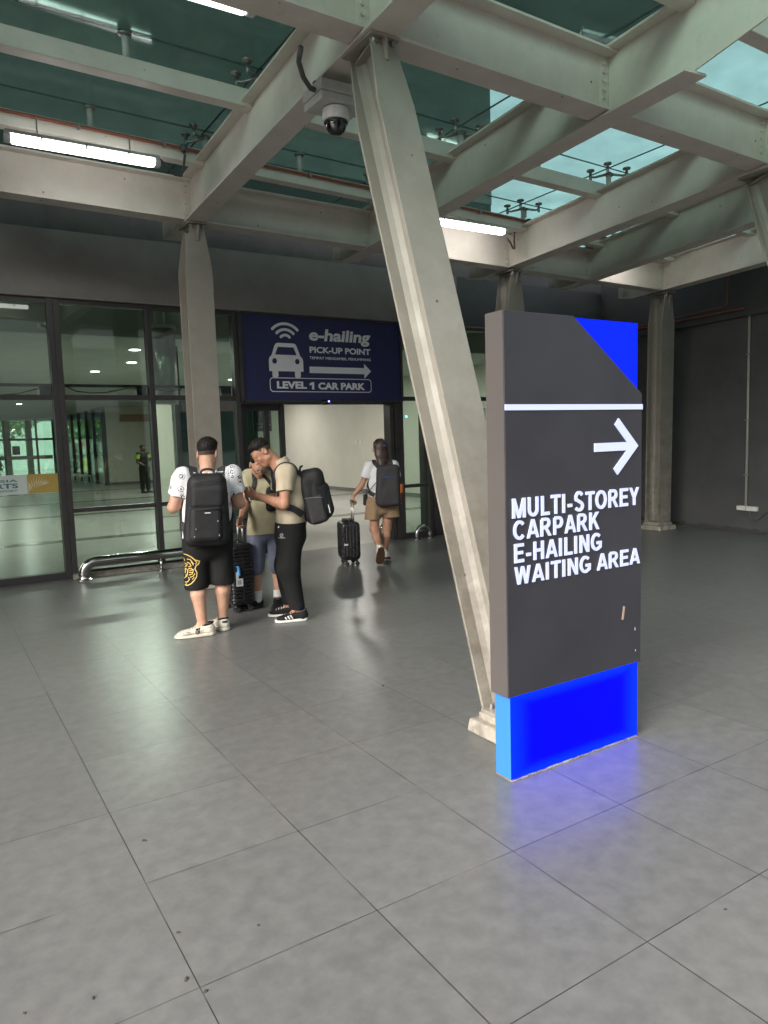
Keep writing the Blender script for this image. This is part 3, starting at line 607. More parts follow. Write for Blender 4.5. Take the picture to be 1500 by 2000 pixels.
for nm, x, y, x2 in (('grey flexible lead drooping from the upper left tube lamp', 2.03, 6.855, 2.33), ('grey flexible lead drooping from the tube lamp right of the leaning column', 6.35, 7.03, 6.66)):
    t = thing('lamp_lead', nm, 'cable', (x, y, 4.1)); zz = zb(x)+.27
    MB().tube([(x, y, zz+.01), (x+.06, y, zz-.04), (x+.14, y+.04, zz-.09), (x+.22, y+.10, zz-.07), (x2-.03, y+.17, zz+.03), (x2, y+.20, zz+.16), (x2, yp(4, x2)-.075, zb(x2)+.5)], .012, 8).build('lead', M['greycable'], t, True)
    MB().lathe([(.03, 0), (.035, .01), (.035, .05), (.03, .06)], (x2, yp(4, x2)-.10, zb(x2)+.48), 12).build('box', M['greycable'], t, True)
# ------------------------------------------------------------------ dome camera under the beam
dc = at(656, 236, Z=3.585); t = thing('dome_camera', 'white dome security camera on a box under the beam beside the leaning column', 'camera', dc)
bx, by = dc.x, dc.y
MB().box((bx-.155, by-.11, 3.655), (bx+.165, by+.14, 3.705)).build('box_base', M['plastic'], t, bevel=.008)
MB().box((bx-.16, by-.115, 3.707), (bx+.17, by+.145, 3.775)).build('box_lid', M['plastic'], t, bevel=.008)
MB().lathe([(.07, 3.655), (.085, 3.65), (.087, 3.60), (.083, 3.58), (.07, 3.575)], (bx, by, 0), 28).build('camera_body', M['whiteplastic'], t, 'auto')
MB().lathe([(.066, 3.578), (.068, 3.565), (.064, 3.54), (.05, 3.515), (.03, 3.502), (.006, 3.497)], (bx, by, 0), 28).build('dome', M['dome'], t, True)
MB().lathe([(.075, 3.577), (.078, 3.568), (.062, 3.562)], (bx, by, 0), 28).build('dome_ring', M['black'], t, True)
mb = MB()
for sx in (-.09, .1): mb.tube([(bx+sx, by+.02, 3.775), (bx+sx, by+.02, zb(2.5)+.002)], .009, 6).tube([(bx+sx, by+.02, 3.79), (bx+sx, by+.02, 3.81)], .018, 6)
mb.build('hanger', M['bolt'], t)
pts = [at(588, 92, Y=3.93), at(583, 120, Y=4.02), at(592, 150, Y=4.12), at(606, 172, Y=4.2), at(620, 178, Y=4.24), at(630, 186, Y=4.24)]
MB().tube(pts+[Vector((bx-.13, by+.03, 3.80)), Vector((bx-.13, by+.03, 3.77))], .016, 8).build('conduit', M['greycable'], t, True)
# ------------------------------------------------------------------ overhead deck, right wall
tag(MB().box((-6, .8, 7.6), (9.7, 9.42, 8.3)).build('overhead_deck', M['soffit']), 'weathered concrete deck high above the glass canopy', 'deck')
tag(MB().box((-6.3, 4.6, 0), (-6, 9.2, 7.6)).build('light_block_wall', M['soffit'], bevel=.01), 'unseen concrete wall added at the left to keep light off the far floor', 'wall')  # added wall out of view, blocks the left light from the far floor
def wl(y): return 10.25+(y-6.5)*.13
rw = thing('side_wall', 'charcoal painted wall closing the right side behind the far column', 'wall', (10.3, 6.5, 0))
mb = MB(); mb.hexa([(wl(9.26), 9.26, 0), (wl(9.26)+.3, 9.26, 0), (wl(3.4)+.3, 3.4, 0), (wl(3.4), 3.4, 0)], [(wl(9.26), 9.26, 4.35), (wl(9.26)+.3, 9.26, 4.35), (wl(3.4)+.3, 3.4, 4.35), (wl(3.4), 3.4, 4.35)]); mb.build('wall_face', M['darkwall'], rw)
def along(mb, y0, y1, z0, z1, o0, o1): mb.hexa([(wl(y0)-o0, y0, z0), (wl(y0)-o1, y0, z0), (wl(y0)-o1, y0, z1), (wl(y0)-o0, y0, z1)], [(wl(y1)-o0, y1, z0), (wl(y1)-o1, y1, z0), (wl(y1)-o1, y1, z1), (wl(y1)-o0, y1, z1)])
mb = MB(); along(mb, 3.45, 9.24, 3.15, 3.225, -.01, .05); mb.build('ledge', mat('grey steel ledge', (.07, .072, .072), .5, (.06, .06, .06), 5), rw)
rng_b = random.Random(3); mb = MB()
for k in range(60):
    y = 3.5+5.7*k/60; h = .04+.035*rng_b.random(); along(mb, y, y+5.7/60, .001, h, -.005, .012)
mb.build('mortar_edge', mat('crumbly wall foot', (.05, .048, .046), .9, (.14, .135, .125), 7, lo=.55, hi=.7), rw)
t = thing('conduit', 'two thin red pipes along the ledge of the dark right wall', 'pipe', (10.2, 6.8, 3.3))
MB().tube([(wl(y)-.045, y, 3.262) for y in (8.6, 7.6, 6.5, 6.25)], .016, 8).build('pipe', M['redpipe'], t, True)
MB().tube([(wl(8.6)-.075, 8.6, 3.30), (wl(6.6)-.075, 6.6, 3.335), (wl(6.52)-.075, 6.52, 3.36), (wl(6.5)-.075, 6.5, 4.3)], .010, 8).build('pipe', M['redpipe'], t, True)
t = thing('socket_box', 'cream twin socket box with its conduit on the dark right wall', 'socket', (10.2, 6.15, .37))
yb0, yb1 = 6.31, 5.98
for a, c in ((6.31, 6.155), (6.145, 5.98)):
    mb = MB(); along(mb, a, c, .335, .40, .001, .06); mb.build('box', M['whiteplastic'], t, bevel=.004)
cy = 6.175
MB().tube([(wl(cy)-.02, cy, .402), (wl(cy)-.02, cy, 3.15)], .017, 8).build('conduit', mat('cream conduit', (.42, .41, .36), .5, (.34, .33, .29), 9), t, True)
mb = MB()
for z in (.85, 1.65, 2.6): mb.box((wl(cy)-.042, cy-.035, z), (wl(cy)-.001, cy+.035, z+.015))
mb.build('clip', M['bolt'], t)
MB().tube([(wl(6.1)-.03, 6.1, .335), (wl(6.1)-.04, 6.1, .27), (wl(6.04)-.045, 6.04, .22), (wl(5.95)-.045, 5.95, .22), (wl(5.88)-.03, 5.88, .30), (wl(5.82)-.02, 5.82, .35), (wl(5.4)-.02, 5.4, .355)], .010, 8).build('lead', M['greycable'], t, True)
# ------------------------------------------------------------------ steel rails at the foot of the glass
t = thing('pipe_rail', 'long low polished steel pipe rail in front of the glass beside the column', 'rail', (2.5, 9.1, 0))
pts = [(1.50, 9.08, .03), (1.50, 9.08, .07)] + [(1.50+.13*(1-math.cos(a)), 9.08, .07+.13*math.sin(a)) for a in np.linspace(.2, math.pi/2, 7)] + [(2.6, 9.08, .20), (3.45, 9.08, .20)]
MB().tube(pts, .062, 18).build('pipe', M['stainless'], t, True)
for x in (1.50,): MB().lathe([(.10, .001), (.10, .012), (.075, .02), (.07, .035)], (x, 9.08, 0), 20).build('flange', M['stainless'], t, 'auto')
for x in (2.41, 3.3):
    p = MB().tube([(x, 9.08, .01), (x, 9.08, .145)], .02, 12).build('post', M['stainless'], t, True)
    MB().lathe([(.055, .001), (.055, .010), (.024, .016)], (x, 9.08, 0), 16).build('flange', M['stainless'], p, 'auto')
tag(MB().hexa([(1.40, 9.16, .001), (3.62, 9.16, .001), (3.62, 9.23, .001), (1.40, 9.23, .001)], [(1.40, 9.18, .055), (3.62, 9.18, .055), (3.62, 9.23, .06), (1.40, 9.23, .06)]).build('kerb', M['concrete']), 'low chipped concrete kerb behind the long pipe rail', 'kerb')
def hoop(label, x0, y0, x1, y1, r=.10, h=.075):
    t = thing('hoop_guard', label, 'guard rail', ((x0+x1)/2, (y0+y1)/2, 0)); R_ = math.hypot(x1-x0, y1-y0)/2; cx, cy = (x0+x1)/2, (y0+y1)/2; ux, uy = (x1-x0)/2/R_, (y1-y0)/2/R_
    pts = [(x0, y0, .02), (x0, y0, h)] + [(cx-ux*R_*math.cos(a), cy-uy*R_*math.cos(a), h+R_*math.sin(a)) for a in np.linspace(.25, math.pi-.25, 11)] + [(x1, y1, h), (x1, y1, .02)]
    MB().tube(pts, .034, 16).build('tube', M['stainless'], t, True)
    for x, y in ((x0, y0), (x1, y1)): MB().lathe([(.062, .001), (.062, .012), (.04, .018)], (x, y, 0), 18).build('flange', M['stainless'], t, 'auto')
hoop('small polished steel hoop on the floor by the narrow glass sidelight', 6.28, 9.06, 6.53, 9.06)
hoop('steel hoop half hidden behind the walking woman at the doorway post', 5.86, 9.34, 5.95, 9.6)
# ------------------------------------------------------------------ lobby contents
t = thing('steel_duct', 'round silver duct hanging behind the glass left of the column', 'duct', (2.83, 9.9, 2.1))
MB().lathe([(.165, 2.10), (.165, 3.09)], (2.83, 9.92, 0), 28).build('duct', mat('brushed duct', (.55, .55, .5), .32, (.45, .45, .42), 8, metal=.75, stretch=(1, 1, .1)), t, True)
MB().lathe([(.175, 3.09), (.178, 3.10), (.178, 3.13), (.17, 3.14)], (2.83, 9.92, 0), 28).build('collar', M['whiteplastic'], t, 'auto')
MB().lathe([(.07, 3.14), (.07, 3.9)], (2.80, 9.92, 0), 16).build('stem', M['whiteplastic'], t, True)
t = thing('lobby_pier', 'white square pier in the lobby behind the column glass', 'pier', (4.4, 16, 0)); MB().box((4.25, 15.8, -.004), (4.62, 16.2, 3.15)).build('shaft', M['white'], t, bevel=.01)
t = thing('notice_board', 'dark green notice panel with lettering behind the glass beside the column', 'notice', (3.6, 12, 0))
MB().box((3.56, 12, -.004), (3.66, 12.1, 3.15)).build('post', M['black'], t); MB().box((3.66, 12.02, -.004), (5.0, 12.08, 2.35)).build('panel', mat('dark green panel', (.03, .11, .085), .25, (.04, .13, .1), 3), t)
mb = MB(); put_text(mb, 'MANAGEMENT', (3.18+.50, 12.015, 1.74), U, V, .52, .06, .025, DN); put_text(mb, 'RUANG', (3.68, 12.015, 1.62), U, V, .22, .055, .025, DN)
mb.build('lettering', M['black'], t)
MB().box((3.7, 12.0, 2.1), (4.9, 12.018, 2.25)).build('stripe', mat('red brown strip', (.25, .06, .05), .5), t)
t = thing('poster', 'blue poster behind the sliding door glass', 'poster', (4.07, 9.62, 1.9)); p0, p1 = at(493, 790, Y=9.62), at(531, 842, Y=9.62)
MB().box((p0.x, 9.62, p1.z), (p1.x, 9.635, p0.z+.1)).build('sheet', mat('deep blue print', (.015, .03, .10), .4, (.02, .05, .13), 9), t)
mb = MB()
for k in range(26): x = p0.x+.02+(p1.x-p0.x-.05)*rng.random(); z = p1.z+.03+.1*rng.random(); mb.box((x, 9.615-.0002*k, z), (x+.01+.03*rng.random(), 9.6185-.0002*k, z+.005+.012*rng.random()))
mb.build('print', mat('pale print', (.45, .5, .55), .5), t)
t = thing('light_switch', 'pair of white switches on the corridor wall behind the doorway', 'switch', (10.83, 18.5, 1.45))
for y in (18.62, 18.36): MB().box((10.82, y-.06, 1.39), (10.838, y+.06, 1.53)).build('plate', M['whiteplastic'], t, bevel=.004)
# glazed side wall and doors to the street, far back in the lobby
t = thing('glazed_partition', 'tall glazed partition with black mullions far back in the lobby', 'glass wall', (6.25, 36, 0))
for k, y in enumerate((31.0, 32.8, 34.4, 36.2, 38.0, 40.0, 42.0)): MB().box((6.16, y-.05, -.004), (6.30, y+.05, 3.15)).build('mullion', M['frame'], t)
for y0, y1 in ((31.05, 32.75), (32.85, 34.35), (34.45, 36.15), (36.25, 37.95), (38.05, 39.95), (40.05, 41.95)): MB().box((6.22, y0, 0), (6.235, y1, 3.15)).build('pane', M['farglass'], t)
t = thing('street_doors', 'glass doors to the bright street at the far end of the lobby', 'door', (4, 44, 0))
for x in (-12, -8, -4, -.5, 2.0, 3.75, 5.35, 6.2): MB().box((x-.05, 43.9, -.004), (x+.05, 44.05, 3.15)).build('mullion', M['frame'], t)
MB().box((-14, 43.92, 2.02), (6.15, 44.03, 2.14)).build('transom', M['frame'], t)
MB().box((-14, 43.97, 0), (6.15, 43.985, 3.15)).build('pane', M['farglass'], t)
MB().box((-14, 43.94, 1.0), (6.1, 43.96, 1.2)).build('sticker_band', mat('gold sticker band', (.5, .42, .2), .5, (.55, .55, .45), 1.2, lo=.48, hi=.52), t)
# ------------------------------------------------------------------ lit lobby downlights
def downlight(label, x, y, z=3.148, p=23):
    t = thing('downlight', label, 'lamp', (x, y, z), group='downlights in the lobby ceiling')
    MB().lathe([(.11, 0), (.115, -.012), (.10, -.015)], (x, y, z), 18).build('rim', M['whiteplastic'], t)
    MB().lathe([(.09, -.016), (.09, -.02), (.05, -.024)], (x, y, z), 18).build('lens', M['lamp'], t)
    l = bpy.data.lights.new('downlight', 'AREA'); l.shape = 'DISK'; l.size = .3; l.energy = p; l.color = (1, .97, .9); lo = bpy.data.objects.new('bulb', l); col.objects.link(lo); lo.parent = t; lo.location = (0, 0, -.04)
LP = [(3.1, 12.5, 'nearest the glass'), (3.5, 14.4, 'second from the glass'), (3.2, 16.3, 'third from the glass'), (6.7, 17.6, 'seen beside the blue sign'), (8.6, 11.9, 'over the doorway corridor'), (8.7, 15.2, 'seen in the gap right of the leaning column'), (3.0, 28.5, 'far back over the lobby floor'), (9.0, 22.0, 'far back in the corridor'), (0.2, 19, 'towards the left of the lobby'), (6.2, 24.0, 'above the guard'), (-3, 14, 'out of sight at the left'), (2.5, 36, 'near the street doors')]
for x, y, n in LP: downlight('small round lit downlight '+n, x, y)
tag(MB().box((.55, 9.75, 3.93), (.85, 9.9, 3.949)).build('flush_light', M['lamp']), 'small square lit ceiling lamp behind the top left pane', 'lamp')
# ------------------------------------------------------------------ outside the far doors
M['leaf'] = mat('leaf', (.10, .20, .05), .5, (.17, .28, .08), 2.5)
def leaf_crown(n, c, rad, size, seed, m, name, parent):
    r = np.random.default_rng(seed); mb = MB(); c = Vector(c)
    for k in range(n):
        d = Vector(r.normal(size=3)).normalized(); q = r.random()**.45
        cl = (math.sin(d.x*5+seed)+math.sin(d.z*6+seed*2)+math.sin(d.y*4))*.12
        p = c+Vector((d.x*rad[0], d.y*rad[1], d.z*rad[2]))*(q*(.85+cl))
        a = Vector(r.normal(size=3)).normalized(); b_ = a.cross(Vector(r.normal(size=3))).normalized(); s = size*(.6+.8*r.random())
        mb.add([p-a*s, p+b_*s*.45, p+a*s, p-b_*s*.45], [(0, 1, 2, 3)])
    return mb.build(name, m, parent)
for k, (x, y, h) in enumerate(((1.5, 56, 4.6), (5.2, 58, 5.2), (9.5, 50, 4.2), (10.5, 41, 3.6))):
    t = thing('street_tree', ['leafy street tree seen through the left end of the far doors', 'leafy street tree seen through the right end of the far doors', 'tree beyond the glazed partition at its far end', 'tree beyond the glazed partition nearest the guard'][k], 'tree', (x, y, 0), group='trees outside the far doors')
    MB().tube([(x, y, -.02), (x+.05, y, h*.4), (x-.05, y, h*.7)], [.16, .12, .06], 8).build('trunk', mat('bark', (.12, .09, .06), .9, (.08, .06, .04), 8), t, True)
    leaf_crown(1500, (x, y, h*.72), (2.1, 2.1, h*.36), .17, k+3, M['leaf'], 'crown', t)
yel = mat('cream yellow render', (.62, .55, .28), .7, (.55, .5, .25), 3)
for k, x in enumerate((4.05, 5.15, -2.5)):
    tag(MB().box((x-.16, 45.5, -.1), (x+.16, 45.8, 3.4)).build('porch_pillar', yel, bevel=.01), 'cream yellow porch pillar '+['left of the two behind the far doors', 'right of the two behind the far doors', 'far left outside the doors'][k], 'pillar')
tag(MB().box((4.35, 46.5, 1.25), (4.75, 46.55, 1.75)).build('notice_plate', mat('brown plate', (.12, .05, .04), .5)), 'small brown notice plate between the cream pillars', 'notice')
tag(MB().add([(-40, 47.05, -.004), (60, 47.05, -.004), (60, 66, -.004), (-40, 66, -.004)], [(0, 1, 2, 3)]).build('added_pavement', mat('pale concrete paving', (.52, .51, .48), .8, (.46, .45, .42), 2)), kind='structure')  # pale paving added so the view past the far doors looks bright
tag(MB().box((-30, 66, 0), (45, 68, 6)).build('backdrop_wall', mat('pale backdrop wall', (.62, .64, .62), .8, (.55, .57, .56), 1)), 'pale wall added beyond the far doors to brighten the view through them', 'wall')  # added sunlit backdrop that brightens the far exit
t = thing('street_kiosk', 'red and white roadside kiosk seen through the far doors', 'kiosk', (3.4, 52, 0))
MB().box((2.6, 52, 0), (3.9, 53, 1.0)).build('counter', mat('yellow panel', (.65, .5, .05), .5), t); MB().box((2.9, 52.05, 1.0), (3.8, 53, 1.9)).build('box', mat('red panel', (.55, .05, .03), .5), t)
MB().box((3.2, 52.03, 1.1), (3.5, 52.05, 1.6)).build('window', M['whiteplastic'], t)
def pot_plant(label, x, y, h, seed):
    t = thing('potted_plant', label, 'plant', (x, y, 0)); MB().lathe([(.14, 0), (.2, .32), (.21, .34), (.18, .34)], (x, y, 0), 16).build('pot', M['whiteplastic'], t, True)
    leaf_crown(130, (x, y, .34+h*.5), (.4, .4, h*.5), .16, seed, M['leaf'], 'foliage', t)
pot_plant('potted plant in a white pot beside the far doors', 5.9, 39.6, .9, 11); pot_plant('potted plant just inside the left far door', 3.2, 42.8, 1.1, 12)
proto = None
for k, (x, y) in enumerate(((5.75, 37.6), (5.8, 36.3), (5.85, 35.0), (5.9, 33.7))):
    lab = 'white trolley rack in the row along the glazed partition, '+['farthest back', 'second from the back', 'third from the back', 'nearest the end wall'][k]
    if proto is None:
        proto = thing('trolley_rack', lab, 'rack', (x, y, 0), group='trolley racks along the partition')
        for dy in (-.45, .45): MB().tube([(x-.15, y+dy, 0), (x-.15, y+dy, .3), (x+.15, y+dy, .34), (x+.15, y+dy, 0)], .025, 8).build('frame', M['whiteplastic'], proto, True)
        MB().box((x-.17, y-.5, .3), (x+.17, y+.5, .36)).build('top', M['whiteplastic'], proto, bevel=.01)
    else:
        c = copy_tree(proto); c.location = (x, y, 0); c['label'] = lab
# no-luggage notice on the window behind the pylon
t = thing('prohibition_sign', 'white notice with a red ring on the window behind the pylon', 'sign', (7.85, 9.23, 1.3))
MB().box((7.40, 9.226, 1.30), (7.83, 9.231, 2.0)).build('sheet', M['signwhite'], t)
c_ = (7.60, 1.73); o_ = [(c_[0]+.195*math.cos(a), c_[1]+.195*math.sin(a)) for a in np.linspace(0, 2*math.pi, 44, endpoint=False)]; i_ = [(c_[0]+.163*math.cos(a), c_[1]+.163*math.sin(a)) for a in np.linspace(0, 2*math.pi, 44, endpoint=False)]
mb = MB(); ring(mb, o_, i_, 9.224); mb.build('red_ring', mat('sign red', (.45, .02, .02), .5), t)
mb = MB(); mb.box((7.50, 9.2235, 1.62), (7.73, 9.225, 1.66)).box((7.52, 9.2235, 1.68), (7.60, 9.225, 1.80)).box((7.64, 9.2235, 1.68), (7.70, 9.225, 1.82)); mb.build('symbol', M['black'], t)
tag(MB().lathe([(.012, 0), (.020, 0), (.020, .004), (.012, .004)], (6.30, 9.285, 1.874), 18, 'y').build('door_sensor', mat('cyan ring', (.1, .4, .6), .4, emit=(.1, .55, .9), estr=1.2)), 'tiny glowing cyan ring on the narrow sidelight', 'sensor')
# pale office block across the forecourt: only its mirror image shows in the glass
t = thing('office_block', 'pale office block across the forecourt, mirrored in the glass front', 'building', (0, -16, 0)); MB().box((-30, -22, 0), (40, -16, 9.5)).build('wall', mat('pale render', (.55, .55, .5), .8, (.5, .5, .46), 2), t)
for k in range(12):
    for z in (1.2, 4.0, 6.8): 
        wo = MB().box((-28+k*5.5, -15.98, z), (-25+k*5.5, -15.9, z+1.9)).build('window', mat('dark window', (.06, .08, .09), .2) if k == 0 and z < 2 else bpy.data.materials['dark window'], t)
# ------------------------------------------------------------------ lit pylon
px0, px1, py0, py1 = 2.10, 2.985, 2.351, 2.470
t = thing('wayfinding_pylon', 'tall charcoal wayfinding pylon with lit white lettering and glowing blue base', 'sign', ((px0+px1)/2, 2.41, 0))
cut0 = at(1120, 617, Y=py0); cut1 = at(1253, 769, Y=py0); ztop, zlow = 2.075, .395
prof = [(px0, zlow), (px1, zlow), (px1, cut1.z), (cut0.x, ztop), (px0, ztop)]
MB().prism([(x, py0, z) for x, z in prof], (0, .006, 0)).build('front_panel', M['pylon'], t, bevel=.0015)
inn = [(px0+.004, zlow+.002), (px1-.004, zlow+.002), (px1-.004, cut1.z-.002), (cut0.x-.002, ztop-.002), (px0+.004, ztop-.002)]
MB().prism([(x, py0+.0065, z) for x, z in inn], (0, py1-py0-.007, 0)).build('casing', M['pylon'], t)
MB().box((px0-.0005, py0+.0065, zlow), (px0+.0035, py1, ztop+.0005)).build('side_panel', M['pylonside'], t)
MB().prism([(x, py0+.016, z) for x, z in ((cut0.x-.3, ztop-.004), (px1-.014, ztop-.004), (px1-.014, cut1.z-.08), (cut0.x-.3, cut1.z-.08))][::-1], (0, .012, 0)).build('blue_corner', M['bluetop'], t)
MB().prism([(x, py0+.0285, z) for x, z in ((cut0.x-.3, ztop-.004), (px1-.014, ztop-.004), (px1-.014, cut1.z-.08), (cut0.x-.3, cut1.z-.08))][::-1], (0, py1-py0-.04, 0)).build('corner_casing', M['pylon'], t)
MB().box((px0+.016, py0+.008, .012), (px1-.014, py0+.018, zlow-.002)).build('blue_base', M['blueglow'], t)
MB().box((px0+.016, py0+.0185, .012), (px1-.014, py1-.01, zlow-.002)).build('base_casing', M['pylon'], t)
MB().box((px0+.0145, py0+.0085, .012), (px0+.0155, py1-.0105, zlow-.002)).build('blue_side', M['blueside'], t)
mb = MB(); q = .016
for k in range(26):
    x = px0+.02+k*(px1-px0-.04)/26; mb.box((x, py0+.002+.006*random.random(), .0012), (x+(px1-px0-.04)/26*.98, py1-.004, .004+.006*random.random()))
mb.build('mortar_bed', M['concrete'], t)
yF = py0-.004
a0, a1 = at(986, 790, Y=py0), at(1253, 801, Y=py0)
zs0, zs1 = 1.660, 1.676
zs = (at(986, 795, Y=py0).z+at(1254, 795, Y=py0).z)/2
MB().box((px0-.002, py0-.005, zs-.0125), (px1+.0015, py0-.0005, zs+.0125)).build('stripe', M['letterglow'], t)
# block letters drawn as bold strokes: unit cap height, centre-line polylines
SW = .172
def arc(cx, cy, rx, ry, a0, a1, n=10): return [(cx+rx*math.cos(math.radians(a0+(a1-a0)*i/n)), cy+ry*math.sin(math.radians(a0+(a1-a0)*i/n))) for i in range(n+1)]
h = SW/2; lo, hi = h*.9, 1-h*.9
GL = {'I': (.28, [[(.14, 0), (.14, 1)]]), 'L': (.62, [[(.12, 1), (.12, lo), (.60, lo)]]), 'T': (.66, [[(.0, hi), (.66, hi)], [(.33, hi), (.33, 0)]]), '-': (.36, [[(.03, .36), (.33, .36)]]),
 'M': (.88, [[(.10, 0), (.10, 1)], [(.13, 1), (.44, 0)], [(.75, 1), (.44, 0)], [(.78, 0), (.78, 1)]]),
 'U': (.76, [[(.12, 1), (.12, .36)]+arc(.38, .36, .26, .36-lo, 180, 360)+[(.64, 1)]]),
 'E': (.68, [[(.66, hi), (.12, hi), (.12, lo), (.67, lo)], [(.12, .52), (.60, .52)]]),
 'O': (.84, [arc(.42, .5, .42-h, .5-lo+.01, 90, 450, 26)]), 'S': (.72, [arc(.36, .735, .235, .26-lo+.08, 28, 205, 10)+[(.22, .60), (.36, .52), (.50, .45)]+arc(.36, .27, .255, .27-lo+.01, 40, -155, 12)]),
 'R': (.78, [[(.12, 0), (.12, hi)], [(.12, hi), (.42, hi)]+arc(.42, .715, .20, hi-.715, 90, -90, 8)+[(.12, .43)], [(.40, .45), (.68, 0)]]),
 'P': (.72, [[(.12, 0), (.12, hi)], [(.12, hi), (.40, hi)]+arc(.40, .68, .215, hi-.68, 90, -90, 8)+[(.12, .68-(hi-.68))]]),
 'Y': (.74, [[(.08, 1), (.37, .42)], [(.66, 1), (.37, .42)], [(.37, .5), (.37, 0)]]),
 'C': (.78, [arc(.41, .5, .41-h, .5-lo+.01, 42, 318, 20)]), 'G': (.82, [arc(.41, .5, .41-h, .5-lo+.01, 45, 300, 20)+[(.71, .20), (.71, .44)], [(.44, .44), (.80, .44)]]),
 'A': (.80, [[(.08, 0), (.39, 1)], [(.72, 0), (.41, 1)], [(.20, .29), (.60, .29)]]), 'K': (.78, [[(.12, 0), (.12, 1)], [(.12, .34), (.64, 1)], [(.34, .60), (.68, 0)]]),
 'H': (.76, [[(.12, 0), (.12, 1)], [(.64, 0), (.64, 1)], [(.12, .52), (.64, .52)]]), 'N': (.77, [[(.12, 0), (.12, 1)], [(.65, 0), (.65, 1)], [(.13, 1), (.64, 0)]]),
 'W': (1.04, [[(.09, 1), (.28, 0)], [(.52, 1), (.28, 0)], [(.52, 1), (.76, 0)], [(.95, 1), (.76, 0)]])}
def strokes(mb, polys, w, f, th, y, level=False):
    """Flat-ended strokes of width w: quads mitred at the bends, th thick, f maps 2-D to the plane."""
    for j, pl in enumerate(polys):
        n = len(pl); L_, R_ = [], []
        if level and n == 2 and abs(pl[0][0]-pl[1][0]) > 1e-6 and abs(pl[0][1]-pl[1][1]) > .15:      # diagonals end level with the cap and base lines
            (xa, ya), (xb, yb) = pl; hx = w/2*math.hypot(xb-xa, yb-ya)/abs(yb-ya)*.92; yy = y-.0004*j
            qd = [(xa-hx, ya), (xa+hx, ya), (xb+hx, yb), (xb-hx, yb)]; mb.hexa([f(a, b, yy) for a, b in qd], [f(a, b, yy+th) for a, b in qd]); continue
        closed = math.dist(pl[0], pl[-1]) < 1e-6
        for i, p in enumerate(pl):
            if closed: a, b_ = pl[i-1 if i > 0 else n-2], pl[i+1 if i < n-1 else 1]
            else: a, b_ = pl[max(0, i-1)], pl[min(n-1, i+1)]
            d1 = np.array(p)-np.array(a); d2 = np.array(b_)-np.array(p)
            if np.hypot(*d1) < 1e-9: d1 = d2
            if np.hypot(*d2) < 1e-9: d2 = d1
            d1 = d1/np.hypot(*d1); d2 = d2/np.hypot(*d2); n1 = np.array((-d1[1], d1[0])); n2 = np.array((-d2[1], d2[0])); m = n1+n2; m = m/max(1e-6, np.hypot(*m)); k_ = min(1.8, 1/max(.35, m@n1))
            L_.append(np.array(p)+m*k_*w/2); R_.append(np.array(p)-m*k_*w/2)
        yy = y-.0004*j
        for i in range(n-1):
            qd = [L_[i], R_[i], R_[i+1], L_[i+1]]; fr = [f(q[0], q[1], yy) for q in qd]; bk = [f(q[0], q[1], yy+th) for q in qd]; mb.hexa(fr, bk)
def word(mb, s, x0, x1, zbase, zcap, y, th=.006):
    adv = []; x = 0
    for ch in s:
        if ch == ' ': x += .36; continue
        wd, pl = GL[ch]; adv.append((x, wd, pl)); x += wd+(.13 if ch not in 'ALT' else .09)
    tot = adv[-1][0]+adv[-1][1]; kx = (x1-x0)/tot; kz = zcap-zbase
    for ox, wd, pl in adv: strokes(mb, pl, SW, lambda a, c, yy: (x0+(ox+a)*kx, yy, zbase+c*kz), th, y, True)
mb = MB()
for s, tl, bl, tr, br in (('MULTI-STOREY', (999, 972), (999, 1010), (1246, 953), (1246, 988)), ('CARPARK', (1001, 1015), (1002, 1052), (1169, 1002), (1169, 1036)), ('E-HAILING', (1002, 1061), (1003, 1097), (1174, 1042), (1174, 1076)), ('WAITING AREA', (1003, 1106), (1005, 1140), (1248, 1071), (1248, 1102))):
    A_, B_, C_, D_ = [at(*q, Y=py0) for q in (tl, bl, tr, br)]
    word(mb, s, (A_.x+B_.x)/2, (C_.x+D_.x)/2, (B_.z+D_.z)/2, (A_.z+C_.z)/2, py0-.0065)
mb.build('lettering', M['letterglow'], t)
mb = MB(); sA, sB, tip, hu_, hl_ = [at(*q, Y=py0) for q in ((1160, 874), (1228, 872), (1237, 871), (1203, 823), (1201, 925))]
zc_ = (sA.z+tip.z)/2; wst = .040
strokes(mb, [[(hu_.x, hu_.z), (tip.x, zc_), (hl_.x, zc_-(hu_.z-zc_))]], wst, lambda a, c, yy: (a, yy, c), .006, py0-.0065)
strokes(mb, [[(sA.x, zc_), (tip.x-.012, zc_)]], wst, lambda a, c, yy: (a, yy, c), .006, py0-.0060)
mb.build('arrow', M['letterglow'], t)
s0 = at(1217, 1197, Y=py0); MB().prism([(s0.x-.012, py0-.0012, s0.z-.032), (s0.x+.002, py0-.0012, s0.z-.035), (s0.x+.014, py0-.0012, s0.z+.03), (s0.x, py0-.0012, s0.z+.034)], (0, .001, 0)).build('tape_scrap', mat('brown tape scrap', (.35, .26, .19), .7), t)
mb = MB()
for x, y, l in ((1240, 1228, .008), (1241, 1270, .005)): q = at(x, y, Y=py0); mb.box((q.x-.0015, py0-.001, q.z-l), (q.x+.0015, py0-.0003, q.z+l))
mb.build('scratch', M['whiteplastic'], t)
